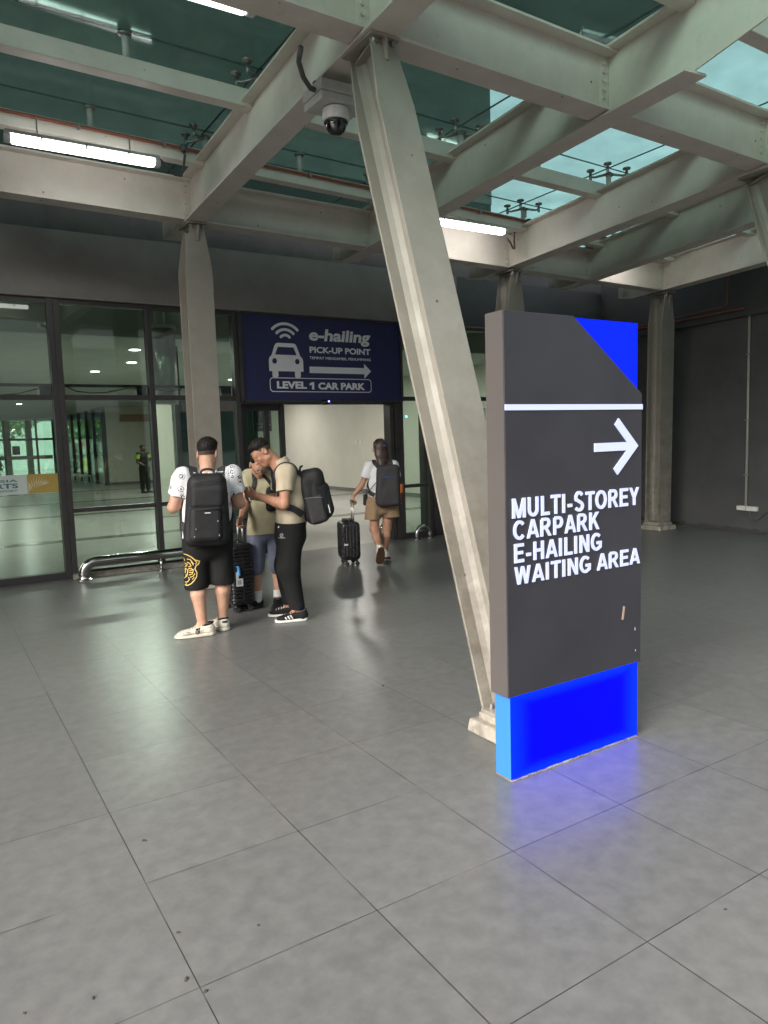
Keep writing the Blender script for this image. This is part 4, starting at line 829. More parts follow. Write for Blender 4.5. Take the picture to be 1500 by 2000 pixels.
# crumbs on the floor tiles
spots = [(282, 1642), (348, 1822), (364, 1913), (182, 1950), (402, 1937), (1417, 1777), (47, 1980), (1060, 1262), (505, 1808), (748, 1340)]
pebm = mat('dark grit', (.03, .028, .025), .9, (.06, .05, .045), 60)
for k, (x, y) in enumerate(spots):
    q = at(x, y, Z=0); r_ = [.009, .006, .009, .006, .007, .005, .005, .006, .004, .005][k]; a = rng.random()*3
    ux, uy = math.cos(a), math.sin(a)
    ringp = [(q.x+r_*(1.3*math.cos(t_)*ux-.7*math.sin(t_)*uy), q.y+r_*(1.3*math.cos(t_)*uy+.7*math.sin(t_)*ux)) for t_ in np.linspace(0, 2*math.pi, 7, endpoint=False)]
    mb = MB(); n = 7; mb.add([(a_, b_, .0005) for a_, b_ in ringp]+[(q.x+(a_-q.x)*.6, q.y+(b_-q.y)*.6, .004+.002*rng.random()) for a_, b_ in ringp], [(i, (i+1) % n, n+(i+1) % n, n+i) for i in range(n)]+[tuple(range(n, 2*n))])
    tag(mb.build('floor_crumb', pebm), 'speck of dark grit lying on the grey floor tiles', 'grit', 'grit specks on the floor')
# ------------------------------------------------------------------ people: smooth-blended bodies meshed on a narrow band
def vec(*a): return np.array(a, float)
def unit(v): v = np.asarray(v, float); return v/np.linalg.norm(v)
def smin(a, b, k):
    h_ = np.clip(.5+.5*(b-a)/k, 0, 1); return b+(a-b)*h_-k*h_*(1-h_)
def seg(a, b, ra, rb):
    a, b = np.array(a, float), np.array(b, float); ab = b-a; L2 = ab@ab
    def f(p):
        t = np.clip((p-a)@ab/L2, 0, 1)[:, None]; return np.linalg.norm(p-(a+t*ab), axis=1)-(ra+(rb-ra)*t[:, 0])
    return f
def eseg(a, b, ra, rb, s):            # elliptical section: ra = (half width along s, half depth)
    a, b, s = np.array(a, float), np.array(b, float), unit(s); ab = b-a; L2 = ab@ab
    def f(p):
        t = np.clip((p-a)@ab/L2, 0, 1)[:, None]; w_ = p-(a+t*ab); u = w_@s; v = np.sqrt(np.maximum(0, (w_*w_).sum(1)-u*u)); t = t[:, 0]
        rs = ra[0]+(rb[0]-ra[0])*t; rd = ra[1]+(rb[1]-ra[1])*t
        return (np.sqrt((u/rs)**2+(v/rd)**2)-1)*np.minimum(rs, rd)
    return f
def ell(c, r, R=None):
    c, r = np.array(c, float), np.array(r, float)
    def f(p):
        q = p-c
        if R is not None: q = q@R
        k0 = np.linalg.norm(q/r, axis=1); k1 = np.linalg.norm(q/(r*r), axis=1)+1e-9; return k0*(k0-1)/k1
    return f
def rbox(c, hs, rad, R=None):
    c, hs = np.array(c, float), np.array(hs, float)-rad
    def f(p):
        q = p-c
        if R is not None: q = q@R
        d = np.abs(q)-hs; return np.linalg.norm(np.maximum(d, 0), axis=1)+np.minimum(d.max(1), 0)-rad
    return f
def plane(o, n): o, n = np.array(o, float), unit(n); return lambda p: (p-o)@n
def U_(fs, k=.03):
    def f(p):
        d = fs[0](p)
        for g_ in fs[1:]: d = smin(d, g_(p), k)
        return d
    return f
def cut(f, *gs): return lambda p: np.maximum.reduce([f(p)]+[g_(p) for g_ in gs])
def minus(f, g_, k=None):
    if k: return lambda p: -smin(-f(p), g_(p), k)
    return lambda p: np.maximum(f(p), -g_(p))
def folds(f, amp, freq, seed=0, stretch=(1, 1, .45)):
    r_ = np.random.default_rng(seed); K = r_.normal(size=(7, 3))*np.array(stretch)*freq; ph = r_.random(7)*6.28
    def g_(p):
        s_ = np.sin(p@K[0]+ph[0]+1.6*np.sin(p@K[1]*.6+ph[1])); s2 = np.sin(p@K[2]*1.7+ph[2]+1.3*np.sin(p@K[3]*.8+ph[3])); s3 = np.sin(p@K[4]*.6+ph[4])
        return f(p)+amp*(.6*s_*(.5+.5*s3)+.4*s2)
    return g_
def mesh_sdf(name, f, lo, hi, h_, m, parent, shade=True, off=(0, 0, 0)):
    lo, hi = np.array(lo, float), np.array(hi, float); B_ = 4; nb = np.ceil((hi-lo)/(h_*B_)).astype(int)+1; n = nb*B_
    ax = [lo[i]+h_*(np.arange(nb[i])*B_+(B_-1)/2) for i in range(3)]
    G = np.stack(np.meshgrid(*ax, indexing='ij'), -1).reshape(-1, 3); d0 = f(G).reshape(nb)
    act = np.abs(d0) < h_*B_*1.9
    D = np.repeat(np.repeat(np.repeat(np.where(d0 < 0, -1., 1.), B_, 0), B_, 1), B_, 2)
    mk = np.repeat(np.repeat(np.repeat(act, B_, 0), B_, 1), B_, 2); idx = np.argwhere(mk)
    if not len(idx): return None
    vals = np.empty(len(idx))
    for s_ in range(0, len(idx), 400000): vals[s_:s_+400000] = f(lo+h_*idx[s_:s_+400000])
    D[mk] = vals
    D[0] = D[-1] = 1; D[:, 0] = D[:, -1] = 1; D[:, :, 0] = D[:, :, -1] = 1
    S_ = D < 0; c = np.zeros(tuple(n-1), int)
    for a in (0, 1):
        for b_ in (0, 1):
            for e in (0, 1): c += S_[a:n[0]-1+a, b_:n[1]-1+b_, e:n[2]-1+e]
    cells = np.argwhere((c > 0) & (c < 8)); ids = -np.ones(tuple(n-1), int); ids[tuple(cells.T)] = np.arange(len(cells))
    acc = np.zeros((len(cells), 3)); cnt = np.zeros(len(cells)); cor = [(a, b_, e) for a in (0, 1) for b_ in (0, 1) for e in (0, 1)]
    dv = {q: D[tuple((cells+q).T)] for q in cor}
    for q in cor:
        for k in range(3):
            if q[k]: continue
            q2 = tuple(q[i]+(i == k) for i in range(3)); d1, d2 = dv[q], dv[q2]; x = (d1 < 0) != (d2 < 0); t = np.where(x, d1/np.where(x, d1-d2, 1), 0)
            pos = np.zeros((len(cells), 3)); pos[:] = q; pos[:, k] += t; acc[x] += pos[x]; cnt[x] += 1
    V_ = lo+h_*(cells+acc/cnt[:, None])
    F_ = []
    for k in range(3):
        i, j = [(1, 2), (2, 0), (0, 1)][k]; sl1 = [slice(None)]*3; sl2 = [slice(None)]*3; sl1[k] = slice(0, -1); sl2[k] = slice(1, None)
        A_, C_ = S_[tuple(sl1)], S_[tuple(sl2)]; e = np.argwhere(A_ != C_); e = e[(e[:, i] > 0) & (e[:, j] > 0) & (e[:, i] < n[i]-1) & (e[:, j] < n[j]-1)]
        fl = A_[tuple(e.T)]; o_ = []
        for di, dj in ((-1, -1), (0, -1), (0, 0), (-1, 0)):
            z = e.copy(); z[:, i] += di; z[:, j] += dj; o_.append(ids[tuple(z.T)])
        Q = np.stack(o_, 1); Q[~fl] = Q[~fl][:, ::-1]; F_.append(Q)
    F_ = np.concatenate(F_); F_ = F_[(F_ >= 0).all(1)]
    V_ = V_-np.array(off)
    me = bpy.data.meshes.new(name); me.vertices.add(len(V_)); me.vertices.foreach_set('co', V_.astype(np.float32).ravel())
    me.loops.add(F_.size); me.loops.foreach_set('vertex_index', F_.astype(np.int32).ravel()); me.polygons.add(len(F_))
    me.polygons.foreach_set('loop_start', (np.arange(len(F_))*4).astype(np.int32)); me.polygons.foreach_set('loop_total', np.full(len(F_), 4, np.int32))
    me.update(calc_edges=True); me.validate()
    if shade: me.polygons.foreach_set('use_smooth', np.ones(len(F_), bool))
    o = bpy.data.objects.new(name, me); col.objects.link(o)
    if m: me.materials.append(m)
    if parent: o.parent = parent
    return o
class Frame:                          # a figure's own axes: u to the right, v away from the viewer, z up
    def __init__(s, x, y): s.x, s.y, s.a, s.made = x, y, math.atan2(x, y), []
    def w(s, p): c, q = math.cos(s.a), math.sin(s.a); return (s.x+p[0]*c+p[1]*q, s.y-p[0]*q+p[1]*c, p[2])
    def thing(s, name, label, cat, p=(0, 0, 0), group=None):
        o = thing(name, label, cat, s.w(p), -s.a, group); s.made.append((o, p)); return o
    def lean(s, k):                   # the figure stands a few degrees off the vertical: every point moves by k times its height
        for o, p in s.made:
            if o.name.startswith('suitcase'): continue
            o.location = s.w((p[0]+k*p[2], p[1], p[2])); st = list(o.children)
            while st:
                c = st.pop(); st += list(c.children)
                for v in c.data.vertices: v.co.x += k*v.co.z
def local_mb(mb, name, m, parent, off=(0, 0, 0), smooth=False, bevel=0.):
    """Child built in the figure's axes (parent carries the rotation)."""
    o = mb.build(name, m, None, smooth, bevel); o.parent = parent
    for v in o.data.vertices: v.co = v.co-Vector(off)
    return o
def head_fn(c, f, up, s=.95):
    f = unit(f); up = unit(np.array(up)-f*np.dot(up, f)); r_ = np.cross(f, up); R = np.stack([r_, f, up], 1)
    P_ = lambda x, y, z: c+s*(R@vec(x, y, z)); E_ = lambda x, y, z, a, b_, e: ell(P_(x, y, z), s*vec(a, b_, e), R); S_ = lambda a, b_, r1, r2: seg(P_(*a), P_(*b_), r1*s, r2*s)
    fs = [E_(0, -.008, .03, .076, .094, .088), E_(0, .026, -.035, .060, .066, .076), S_((0, .055, -.092), (0, .066, -.090), .024, .022), S_((-.045, .0, -.07), (.0, .05, -.095), .03, .024), S_((.045, .0, -.07), (.0, .05, -.095), .03, .024), E_(0, .06, .018, .05, .03, .014), E_(-.035, .06, -.03, .02, .022, .02), E_(.035, .06, -.03, .02, .022, .02)]
    d = U_(fs, .02)
    d = minus(d, U_([E_(-.031, .096, -.004, .017, .014, .010), E_(.031, .096, -.004, .017, .014, .010)], .002), .012)
    d = U_([d, S_((0, .088, .004), (0, .108, -.032), .008, .012), E_(-.012, .095, -.036, .009, .010, .007), E_(.012, .095, -.036, .009, .010, .007)], .010)
    d = U_([d, S_((-.018, .087, -.060), (.018, .087, -.060), .006, .006), S_((-.015, .086, -.071), (.015, .086, -.071), .007, .007), E_(-.031, .084, -.004, .013, .010, .009), E_(.031, .084, -.004, .013, .010, .009)], .005)
    d = minus(d, S_((-.022, .096, -.0655), (.022, .096, -.0655), .003, .003), .004)
    for sx in (-1, 1):
        d = U_([d, minus(E_(sx*.080, -.012, -.008, .012, .024, .034), E_(sx*.092, -.008, -.004, .009, .013, .020), .006)], .008)
    return d, P_, R
def hair_fn(P_, R, s, thick=.012, low=-.02, front=.02, sidez=.0):
    """Short crop: a shell over the skull, trimmed by a hairline that is high at the brow and lower at the nape."""
    cap_ = ell(P_(0, -.010, .032), s*vec(.080, .098, .091), R)
    def f(p):
        q = (p-P_(0, 0, 0))@R/s; y, z = q[:, 1], q[:, 2]
        line = np.where(y > front, .062+.3*(y-front), np.where(y > -.02, sidez+(.062-sidez)*np.clip((y+.02)/(front+.02), 0, 1)**2, low+(sidez-low)*np.clip((y+.09)/.07, 0, 1)))
        jag = .010*np.sin(q[:, 0]*310+7*np.sin(q[:, 1]*120))+.006*np.sin(q[:, 1]*420+q[:, 0]*200)
        tuft = thick*.16*np.sin(q[:, 0]*260+5*np.sin(q[:, 1]*70))*np.sin(q[:, 1]*210+4*np.sin(q[:, 0]*90+z*60))
        return np.maximum(cap_(p)+tuft*np.clip((z-.02)/.05, .2, 1)-thick*s*(np.clip((z-line)/.045, 0, 1)*(.30+.85*np.clip((z-.01)/.09, 0, 1))-.15), (line+jag*.5-z)*.8*s)
    return f
def hand_fns(w_, d, n, t, curl=.5, s=1.):
    """Palm, four unequal fingers bent at two knuckles, and a thumb from the side of the palm."""
    d = unit(d); n = unit(np.array(n)-d*np.dot(n, d)); t = unit(np.array(t)-d*np.dot(t, d)-n*np.dot(t, n)); w_ = np.array(w_)
    fs = [eseg(w_, w_+d*.085*s, (.026*s, .017*s), (.040*s, .014*s), t)]; fg = []
    for i, (o_, L_) in enumerate(((.031, .068), (.0105, .078), (-.0105, .072), (-.031, .056))):
        b_ = w_+d*.082*s+t*o_*s; cu = curl*(1+.08*i); a1, a2, a3 = cu*.7, cu*1.7, cu*2.4; ch = []
        for k, (a, fr) in enumerate(((a1, .45), (a2, .32), (a3, .23))):
            e = b_+(d*math.cos(a)+n*math.sin(a))*L_*fr*s; ch.append(seg(b_, e, (.0095-.0008*k)*s, (.0088-.0008*k)*s)); b_ = e
        fg.append(U_(ch, .004))
    b_ = w_+d*.022*s+t*.026*s; e1 = b_+unit(d*.72+t*.62+n*.35)*.042*s; e2 = e1+unit(d*.85+t*.1+n*.6)*.032*s
    fg.append(U_([seg(b_, e1, .013*s, .0105*s), seg(e1, e2, .0105*s, .008*s)], .004))
    return U_([U_(fs, .01)]+fg, .006)
def body_fn(J, g=1., arm=1., leg=1.):
    s = J['side']; hd, P_, R = head_fn(J['head'], J['hf'], J['hu'], J.get('hs', .95))
    nb = J['neck']; hb = P_(0, -.02, -.05)
    fs = [eseg(J['pel'], J['waist'], (.155*g, .11*g), (.14*g, .10*g), s), eseg(J['waist'], J['chest'], (.14*g, .10*g), (.16*g, .112*g), s), eseg(J['chest'], nb-vec(0, 0, .05), (.155*g, .10*g), (.07, .06), s), seg(nb-vec(0, 0, .04), hb, .060*g**.5, .055*g**.5)]
    for k in 'LR':
        sh, el, wr = J['s'+k], J['e'+k], J['w'+k]; fs += [seg(J['chest']*.35+nb*.65-vec(0, 0, .04), sh, .05*g, .056*arm)]
        m_ = el*.72+wr*.28
        fs += [U_([seg(sh, el, .055*arm, .041*arm), seg(el, m_, .041*arm, .042*arm), seg(m_, wr, .042*arm, .027*arm)], .02)]
        hp, kn, an = J['h'+k], J['k'+k], J['a'+k]; c1 = kn*.66+an*.34+J['calf'+k]*.012
        fs += [U_([seg(hp, kn, .088*leg, .058*leg), seg(kn, c1, .056*leg, .057*leg), seg(c1, an, .057*leg, .036*leg), seg(an, an+unit(J['f'+k])*.07-vec(0, 0, .055), .034*leg, .020)], .02)]
    base = U_(fs, .035); d = U_([base, hd], .02)
    hs_ = [hand_fns(J['w'+k], *J['hand'+k]) for k in 'LR']
    return U_([d]+hs_, .014), P_, R
def bounds(J, pad=.16):
    P_ = np.array([v for k, v in J.items() if isinstance(v, np.ndarray) and k not in ('side', 'hf', 'hu', 'fL', 'fR', 'calfL', 'calfR')]); lo, hi = P_.min(0)-pad, P_.max(0)+pad; lo[2] = -.01; return lo, hi
def shoe(name, heel, ang, L_, parent, mu, ms, pitch=0., wid=.048, high=.085, lace=None, collar=None, mc=None):
    """Trainer pointing along ang (u,v plane): upper with ankle collar and laces, and a sole of its own."""
    f = vec(math.cos(ang)*math.cos(pitch), math.sin(ang)*math.cos(pitch), math.sin(pitch)); r_ = vec(math.sin(ang), -math.cos(ang), 0); up = np.cross(r_, f); R = np.stack([r_, f, up], 1); heel = np.array(heel, float)
    P_ = lambda x, y, z: heel+R@vec(x, y, z)
    def foot(x, grow, z0, z1):
        def g_(p):
            q = (p-heel)@R; y = np.clip(q[:, 1], 0.03, L_-.045); tt = y/L_; w_ = (wid*(.80+.36*np.sin(np.pi*np.clip(tt*1.05-.12, 0, 1)))+grow); c_ = .006*np.sin(np.pi*tt)
            dd = np.sqrt(((q[:, 0]-c_))**2+np.where(q[:, 1] > L_-.045, (q[:, 1]-y), (q[:, 1]-y)*1.25)**2)-w_
            return np.maximum(np.maximum(dd, z0-q[:, 2]), q[:, 2]-z1)
        return g_
    upper = U_([seg(P_(0, .05, .04), P_(0, .05, high-.01), .040, .036), seg(P_(0, .05, .055), P_(0, .15, .052), .042, .040), seg(P_(0, .15, .05), P_(0, L_-.055, .035), .040, .030), ell(P_(0, L_-.065, .036), (wid, .06, .030), R), ell(P_(0, .04, .045), (.040, .045, .045), R)], .02)
    upper = cut(upper, plane(P_(0, .05, high), up*1.+f*.25), plane(P_(0, 0, .018), -up)); upper = minus(upper, seg(P_(0, .055, high-.012), P_(0, .055, high+.05), .031, .036), .006)
    lo = np.minimum(P_(-.1, -.06, -.02), P_(.1, L_+.06, .16)); hi = np.maximum(P_(-.1, -.06, -.02), P_(.1, L_+.06, .16)); lo = np.minimum(lo, np.minimum(P_(.1, -.06, .16), P_(-.1, L_+.06, -.02))); hi = np.maximum(hi, np.maximum(P_(.1, -.06, .16), P_(-.1, L_+.06, -.02)))
    o = mesh_sdf(name, upper, lo, hi, .005, mu, parent)
    so_ = mesh_sdf('sole', cut(foot(0, .004, .0015, .030), lambda p: ((p-heel)@R)[:, 2]-.022-.012*np.clip(1-((p-heel)@R)[:, 1]/.12, 0, 1)), lo, hi, .005, ms, parent); so_.parent = o
    if lace is not None:
        mb = MB()
        for k in range(5):
            y = .115+.022*k; z = .093-.0075*k; mb.tube([P_(-.030, y, z-.018), P_(-.015, y+.004, z), P_(.015, y+.004, z), P_(.030, y, z-.018)], .0042, 6)
        mb.tube([P_(0, .115, .092), P_(-.03, .10, .105), P_(-.045, .11, .09)], .0035, 6); mb.tube([P_(0, .115, .092), P_(.03, .10, .105), P_(.045, .11, .09)], .0035, 6)
        local_mb(mb, 'lace', lace, o, smooth=True)
    if mc is not None:
        def tor(p):
            q = (p-P_(0, .055, high-.004))@R; a = np.hypot(q[:, 0]/.036, q[:, 1]/.040); return np.hypot((a-1)*.037, q[:, 2]+.25*q[:, 1])-.008
        c_ = mesh_sdf('collar', tor, P_(0, .055, high)-.08, P_(0, .055, high)+.08, .004, mc, parent); c_.parent = o
    return o, P_, R
def bvh(o):
    me = o.data; return BVHTree.FromPolygons([v.co[:] for v in me.vertices], [p.vertices[:] for p in me.polygons])
def decal(name, tree, m, parent, polylines, f, dirn, w_=.004, lift=.0018, off=(0, 0, 0)):
    """Printed or stitched lines: each polyline is laid on the surface that a ray along dirn meets."""
    mb = MB(); dirn = Vector(dirn).normalized()
    for j, pl in enumerate(polylines):
        ww = w_
        if isinstance(pl, tuple): pl, ww = pl
        pts = []
        for i in range(len(pl)-1):
            a, b_ = np.array(pl[i], float), np.array(pl[i+1], float); k = max(1, int(np.hypot(*(b_-a))/.008)); pts += [a+(b_-a)*t/k for t in range(k)]
        pts.append(np.array(pl[-1], float)); prev = None
        for i, p in enumerate(pts):
            d = pts[min(i+1, len(pts)-1)]-pts[max(i-1, 0)]; d = d/max(1e-9, np.hypot(*d)); n = np.array((-d[1], d[0]))*ww/2; row = []
            for q in (p+n, p-n):
                o_ = Vector(f(q[0], q[1])); hit = tree.ray_cast(o_, dirn, .5)
                row.append(None if hit[0] is None else hit[0]-dirn*(lift+.0002*(j % 5))-Vector(off))
            if prev and all(x is not None for x in prev+row): mb.add([prev[0], prev[1], row[1], row[0]], [(0, 1, 2, 3)])
            prev = row
    if not mb.v: return None
    o = mb.build(name, m, None); o.parent = parent; return o
# fabrics and skin
def cloth(name, c, c2=None, rough=.85, bump=.25, bs=400, scale=9): return mat(name, c, rough, c2 or tuple(x*.85 for x in c), scale, bump=bump, bscale=bs, spec=.25)
def skin(name, c): return mat(name, c, .52, (c[0]*.86, c[1]*.76, c[2]*.72), 14, bump=.06, bscale=150, spec=.35)
M['skin1'] = skin('tanned skin', (.42, .225, .145)); M['skin2'] = skin('fair skin', (.51, .31, .22)); M['skin3'] = skin('warm skin', (.43, .245, .165)); M['skin4'] = skin('dark skin', (.12, .065, .045))
M['hair'] = mat('black hair', (.006, .005, .0048), .6, (.014, .0115, .010), 60, spec=.2, bump=.5, bscale=180, stretch=(1, 1, .3)); M['fade'] = mat('clipped hair', (.042, .029, .023), .85, (.085, .056, .042), 60, bump=.3, bscale=300)
M['brownhair'] = mat('long dark brown hair', (.026, .014, .010), .38, (.060, .032, .020), 40, bump=.5, bscale=120, stretch=(1, 1, .12))
M['blackcloth'] = cloth('black jersey', (.012, .012, .012)); M['bagcloth'] = cloth('black nylon', (.011, .011, .012), (.018, .018, .019), .62, .12, 420, 14); M['bagtrim'] = mat('black webbing', (.010, .010, .010), .7, (.016, .016, .016), 50, bump=.3)
M['greybag'] = cloth('charcoal nylon', (.034, .033, .035), (.045, .043, .045), .7, .12, 420)
M['beige'] = cloth('sand pique cotton', (.44, .375, .275), (.39, .33, .235)); M['khaki'] = cloth('khaki cotton', (.40, .37, .245), (.35, .325, .21)); M['bluegrey'] = cloth('blue grey twill', (.155, .17, .235), (.12, .135, .19)); M['tan'] = cloth('tan twill', (.30, .205, .125), (.26, .175, .105))
M['whitetee'] = cloth('white cotton', (.70, .70, .71), (.64, .64, .66)); M['sock'] = cloth('white sock', (.68, .68, .66)); M['cream'] = mat('cream leather', (.62, .58, .48), .45, (.56, .52, .42), 16, bump=.1, spec=.4); M['gum'] = mat('brown rubber sole', (.075, .035, .022), .8, (.1, .05, .03), 30)
M['whitesole'] = mat('white rubber', (.66, .65, .61), .6, (.58, .57, .53), 25); M['blacksole'] = mat('black rubber', (.016, .016, .016), .7, (.024, .024, .024), 25); M['blackknit'] = cloth('black knit', (.013, .013, .014)); M['greysuede'] = cloth('grey suede', (.06, .06, .065)); M['gold'] = mat('gold print', (.58, .40, .10), .4, (.66, .50, .17), 12); M['ink'] = mat('black ink', (.02, .02, .022), .6)
M['whiteprint'] = mat('white print', (.55, .55, .55), .6); M['metal'] = mat('brushed handle tube', (.6, .58, .54), .3, (.5, .48, .45), 20, metal=.9); M['case'] = mat('glossy black shell', (.011, .011, .012), .3, (.016, .016, .017), 8, rvar=.08)
def printed_tee():
    m = cloth('printed white cotton', (.70, .70, .71), (.64, .64, .66)); N, L = nodes(m); b = N['Principled BSDF']; src = b.inputs['Base Color'].links[0].from_socket
    tc = N.new('ShaderNodeTexCoord'); v = N.new('ShaderNodeTexVoronoi'); v.inputs['Scale'].default_value = 12.5; v.inputs['Randomness'].default_value = .55; L.new(tc.outputs['Object'], v.inputs['Vector'])
    def mth(op, a, c=None):
        n = N.new('ShaderNodeMath'); n.operation = op
        for i, x in enumerate((a, c)):
            if x is None: continue
            if isinstance(x, (int, float)): n.inputs[i].default_value = x
            else: L.new(x, n.inputs[i])
        return n.outputs[0]
    d = v.outputs['Distance']; inside = mth('LESS_THAN', d, .40); ringy = mth('GREATER_THAN', mth('SINE', mth('MULTIPLY', d, 34.)), -.25)
    n1 = N.new('ShaderNodeTexNoise'); n1.inputs['Scale'].default_value = 75; L.new(tc.outputs['Object'], n1.inputs['Vector']); blot = mth('GREATER_THAN', n1.outputs[0], .44)
    pick = N.new('ShaderNodeSeparateColor'); L.new(v.outputs['Color'], pick.inputs[0]); some = mth('GREATER_THAN', pick.outputs[0], .25)
    mk = mth('MULTIPLY', mth('MULTIPLY', inside, some), mth('MULTIPLY', ringy, blot))
    mx = N.new('ShaderNodeMixRGB'); L.new(mk, mx.inputs[0]); L.new(src, mx.inputs[1]); mx.inputs[2].default_value = (.03, .03, .033, 1); L.new(mx.outputs[0], b.inputs['Base Color'])
    return m
def sleeve(J, k, r1, r2, t, arm=1.):
    sh, el = J['s'+k], J['e'+k]; e = sh+(el-sh)*t; return cut(seg(sh, el+(el-sh)*.1, r1, r2), plane(e, el-sh))
def top_fn(J, g, hem, dr=.02, hw=.19, hd=.135, t=.62, r1=.078, r2=.070, seed=1, amp=.006, hem2=None, neckr=.062):
    s = J['side']; nb = J['neck']
    body = U_([eseg(J['pel']-vec(0, 0, .12), J['waist'], (hw, hd), (hw-.006, hd-.01), s), eseg(J['waist'], J['chest'], (hw-.006, hd-.01), (.172*g, .125*g), s), eseg(J['chest'], nb-vec(0, 0, .045), (.168*g, .112*g), (.082, .072), s)]+[seg(J['chest']*.35+nb*.65-vec(0, 0, .04), J['s'+k], .062*g, r1) for k in 'LR']+[sleeve(J, k, r1, r2, t) for k in 'LR'], .03)
    f = folds(body, amp, 17, seed); f = cut(f, (lambda p: hem-p[:, 2]) if not callable(hem) else hem)
    return minus(f, seg(nb-vec(0, 0, .005), nb+vec(0, 0, .2), neckr, neckr+.03), .01)
def arms_cut(o): return o
def strap(mb, pts, w_, th=.008):
    """Flat webbing along points (each with its outward normal)."""
    P_ = [(np.array(p, float), unit(n)) for p, n in pts]; prev = None
    for i, (p, n) in enumerate(P_):
        d = unit(P_[min(i+1, len(P_)-1)][0]-P_[max(i-1, 0)][0]); s_ = unit(np.cross(d, n)); q = [p+s_*w_/2, p-s_*w_/2, p-s_*w_/2+n*th, p+s_*w_/2+n*th]
        if prev: mb.hexa(prev, q)
        prev = q
def spline(pts, k=6):
    P_ = [np.array(p, float) for p in pts]; P_ = [2*P_[0]-P_[1]]+P_+[2*P_[-1]-P_[-2]]; o_ = []
    for i in range(1, len(P_)-2):
        for t in np.linspace(0, 1, k, endpoint=False): a, b_, c, d = P_[i-1:i+3]; o_.append(.5*((2*b_)+(c-a)*t+(2*a-5*b_+4*c-d)*t*t+(3*b_-a-3*c+d)*t**3))
    return o_+[P_[-2]]
def snap_strap(mb, f, pts, w_, th=.010, lift=.004, k=5):
    """Webbing that follows a path pulled on to the surface f = 0."""
    P_ = np.array(spline(pts, k)); e = 1e-3
    for _ in range(6):
        d = f(P_); g_ = np.stack([f(P_+vec(e, 0, 0))-d, f(P_+vec(0, e, 0))-d, f(P_+vec(0, 0, e))-d], 1)/e; g_ /= np.linalg.norm(g_, axis=1)[:, None]+1e-9; P_ = P_-g_*np.clip(d-lift, -.05, .05)[:, None]*.8
    strap(mb, [(p, n) for p, n in zip(P_, g_)], w_, th)
BASE = {'white': (1.858, 5.745), 'polo': (2.62, 5.77), 'khaki': (2.627, 6.326), 'woman': (4.775, 7.676)}
# ================================================================== man in the printed white T-shirt
Z3 = vec(0, 0, 1)
FW = Frame(*BASE['white'])
J = dict(head=vec(.005, .035, 1.478), hf=vec(.30, .94, -.18), hu=vec(.02, .2, 1), neck=vec(.005, .0, 1.345), chest=vec(0, .01, 1.20), waist=vec(0, .01, 1.02), pel=vec(.0, .0, .86), side=vec(1, 0, 0),
 sL=vec(-.185, .0, 1.285), eL=vec(-.262, .02, 1.055), wL=vec(-.10, .25, 1.11), sR=vec(.19, .0, 1.285), eR=vec(.262, .03, 1.06), wR=vec(.12, .27, 1.12),
 hL=vec(-.085, 0, .84), kL=vec(-.085, -.005, .47), aL=vec(-.035, -.03, .10), hR=vec(.095, .01, .84), kR=vec(.125, .03, .48), aR=vec(.135, .09, .10), fL=vec(-1, -.05, 0), fR=vec(-.35, .94, 0), calfL=vec(0, -1, 0), calfR=vec(0, -1, 0),
 handL=(vec(.6, .7, .2), vec(.2, .2, 1), vec(0, 1, 0), .6), handR=(vec(-.3, .9, .2), vec(-.3, 0, 1), vec(0, 1, 0), .6))
man = FW.thing('person', 'man seen from behind in printed white T-shirt and black shorts, wearing a black backpack', 'person')
bf, P_, R = body_fn(J, 1.12, 1.12, 1.04); lo, hi = bounds(J)
mesh_sdf('body', bf, lo, hi, .006, M['skin2'], man)
hc = J['head']
mesh_sdf('hair', hair_fn(P_, R, .95, .019, -.022, .035, .02), hc-.17, hc+.17, .005, M['hair'], man)
mesh_sdf('clipped_hair', hair_fn(P_, R, .95, .002, -.075, .03, -.03), hc-.17, hc+.17, .005, M['fade'], man)
M['printtee'] = printed_tee()
tf_ = top_fn(J, 1.10, .80, hw=.192, hd=.145, t=.60, r1=.084, r2=.080, seed=3, amp=.009)
tee = mesh_sdf('shirt', tf_, vec(-.42, -.25, .78), vec(.42, .30, 1.42), .006, M['printtee'], man)
def shorts_fn(J, top, zl, zr, w0, w1, hipw, hipd, g=.0, seed=5, amp=.006):
    f = U_([eseg(vec(0, 0, top)+J['pel']*vec(1, 1, 0), J['pel']*vec(1, 1, 0)+vec(0, 0, .74), (hipw, hipd), (hipw, hipd), J['side'])]+[eseg(J['h'+k], J['k'+k]-vec(0, 0, .05), (w0, w0*.98), (w1, w1), J['side']) for k in 'LR'], .035)
    f = folds(f, amp, 15, seed)
    zz = lambda p: np.where(p[:, 0] < (J['kL'][0]+J['kR'][0])/2, zl, zr)-p[:, 2]
    return cut(f, zz, lambda p: p[:, 2]-top)
sh_f = shorts_fn(J, .86, .385, .405, .108, .098, .185, .140)
shorts = mesh_sdf('shorts', sh_f, vec(-.33, -.25, .36), vec(.33, .25, .9), .006, M['blackcloth'], man)
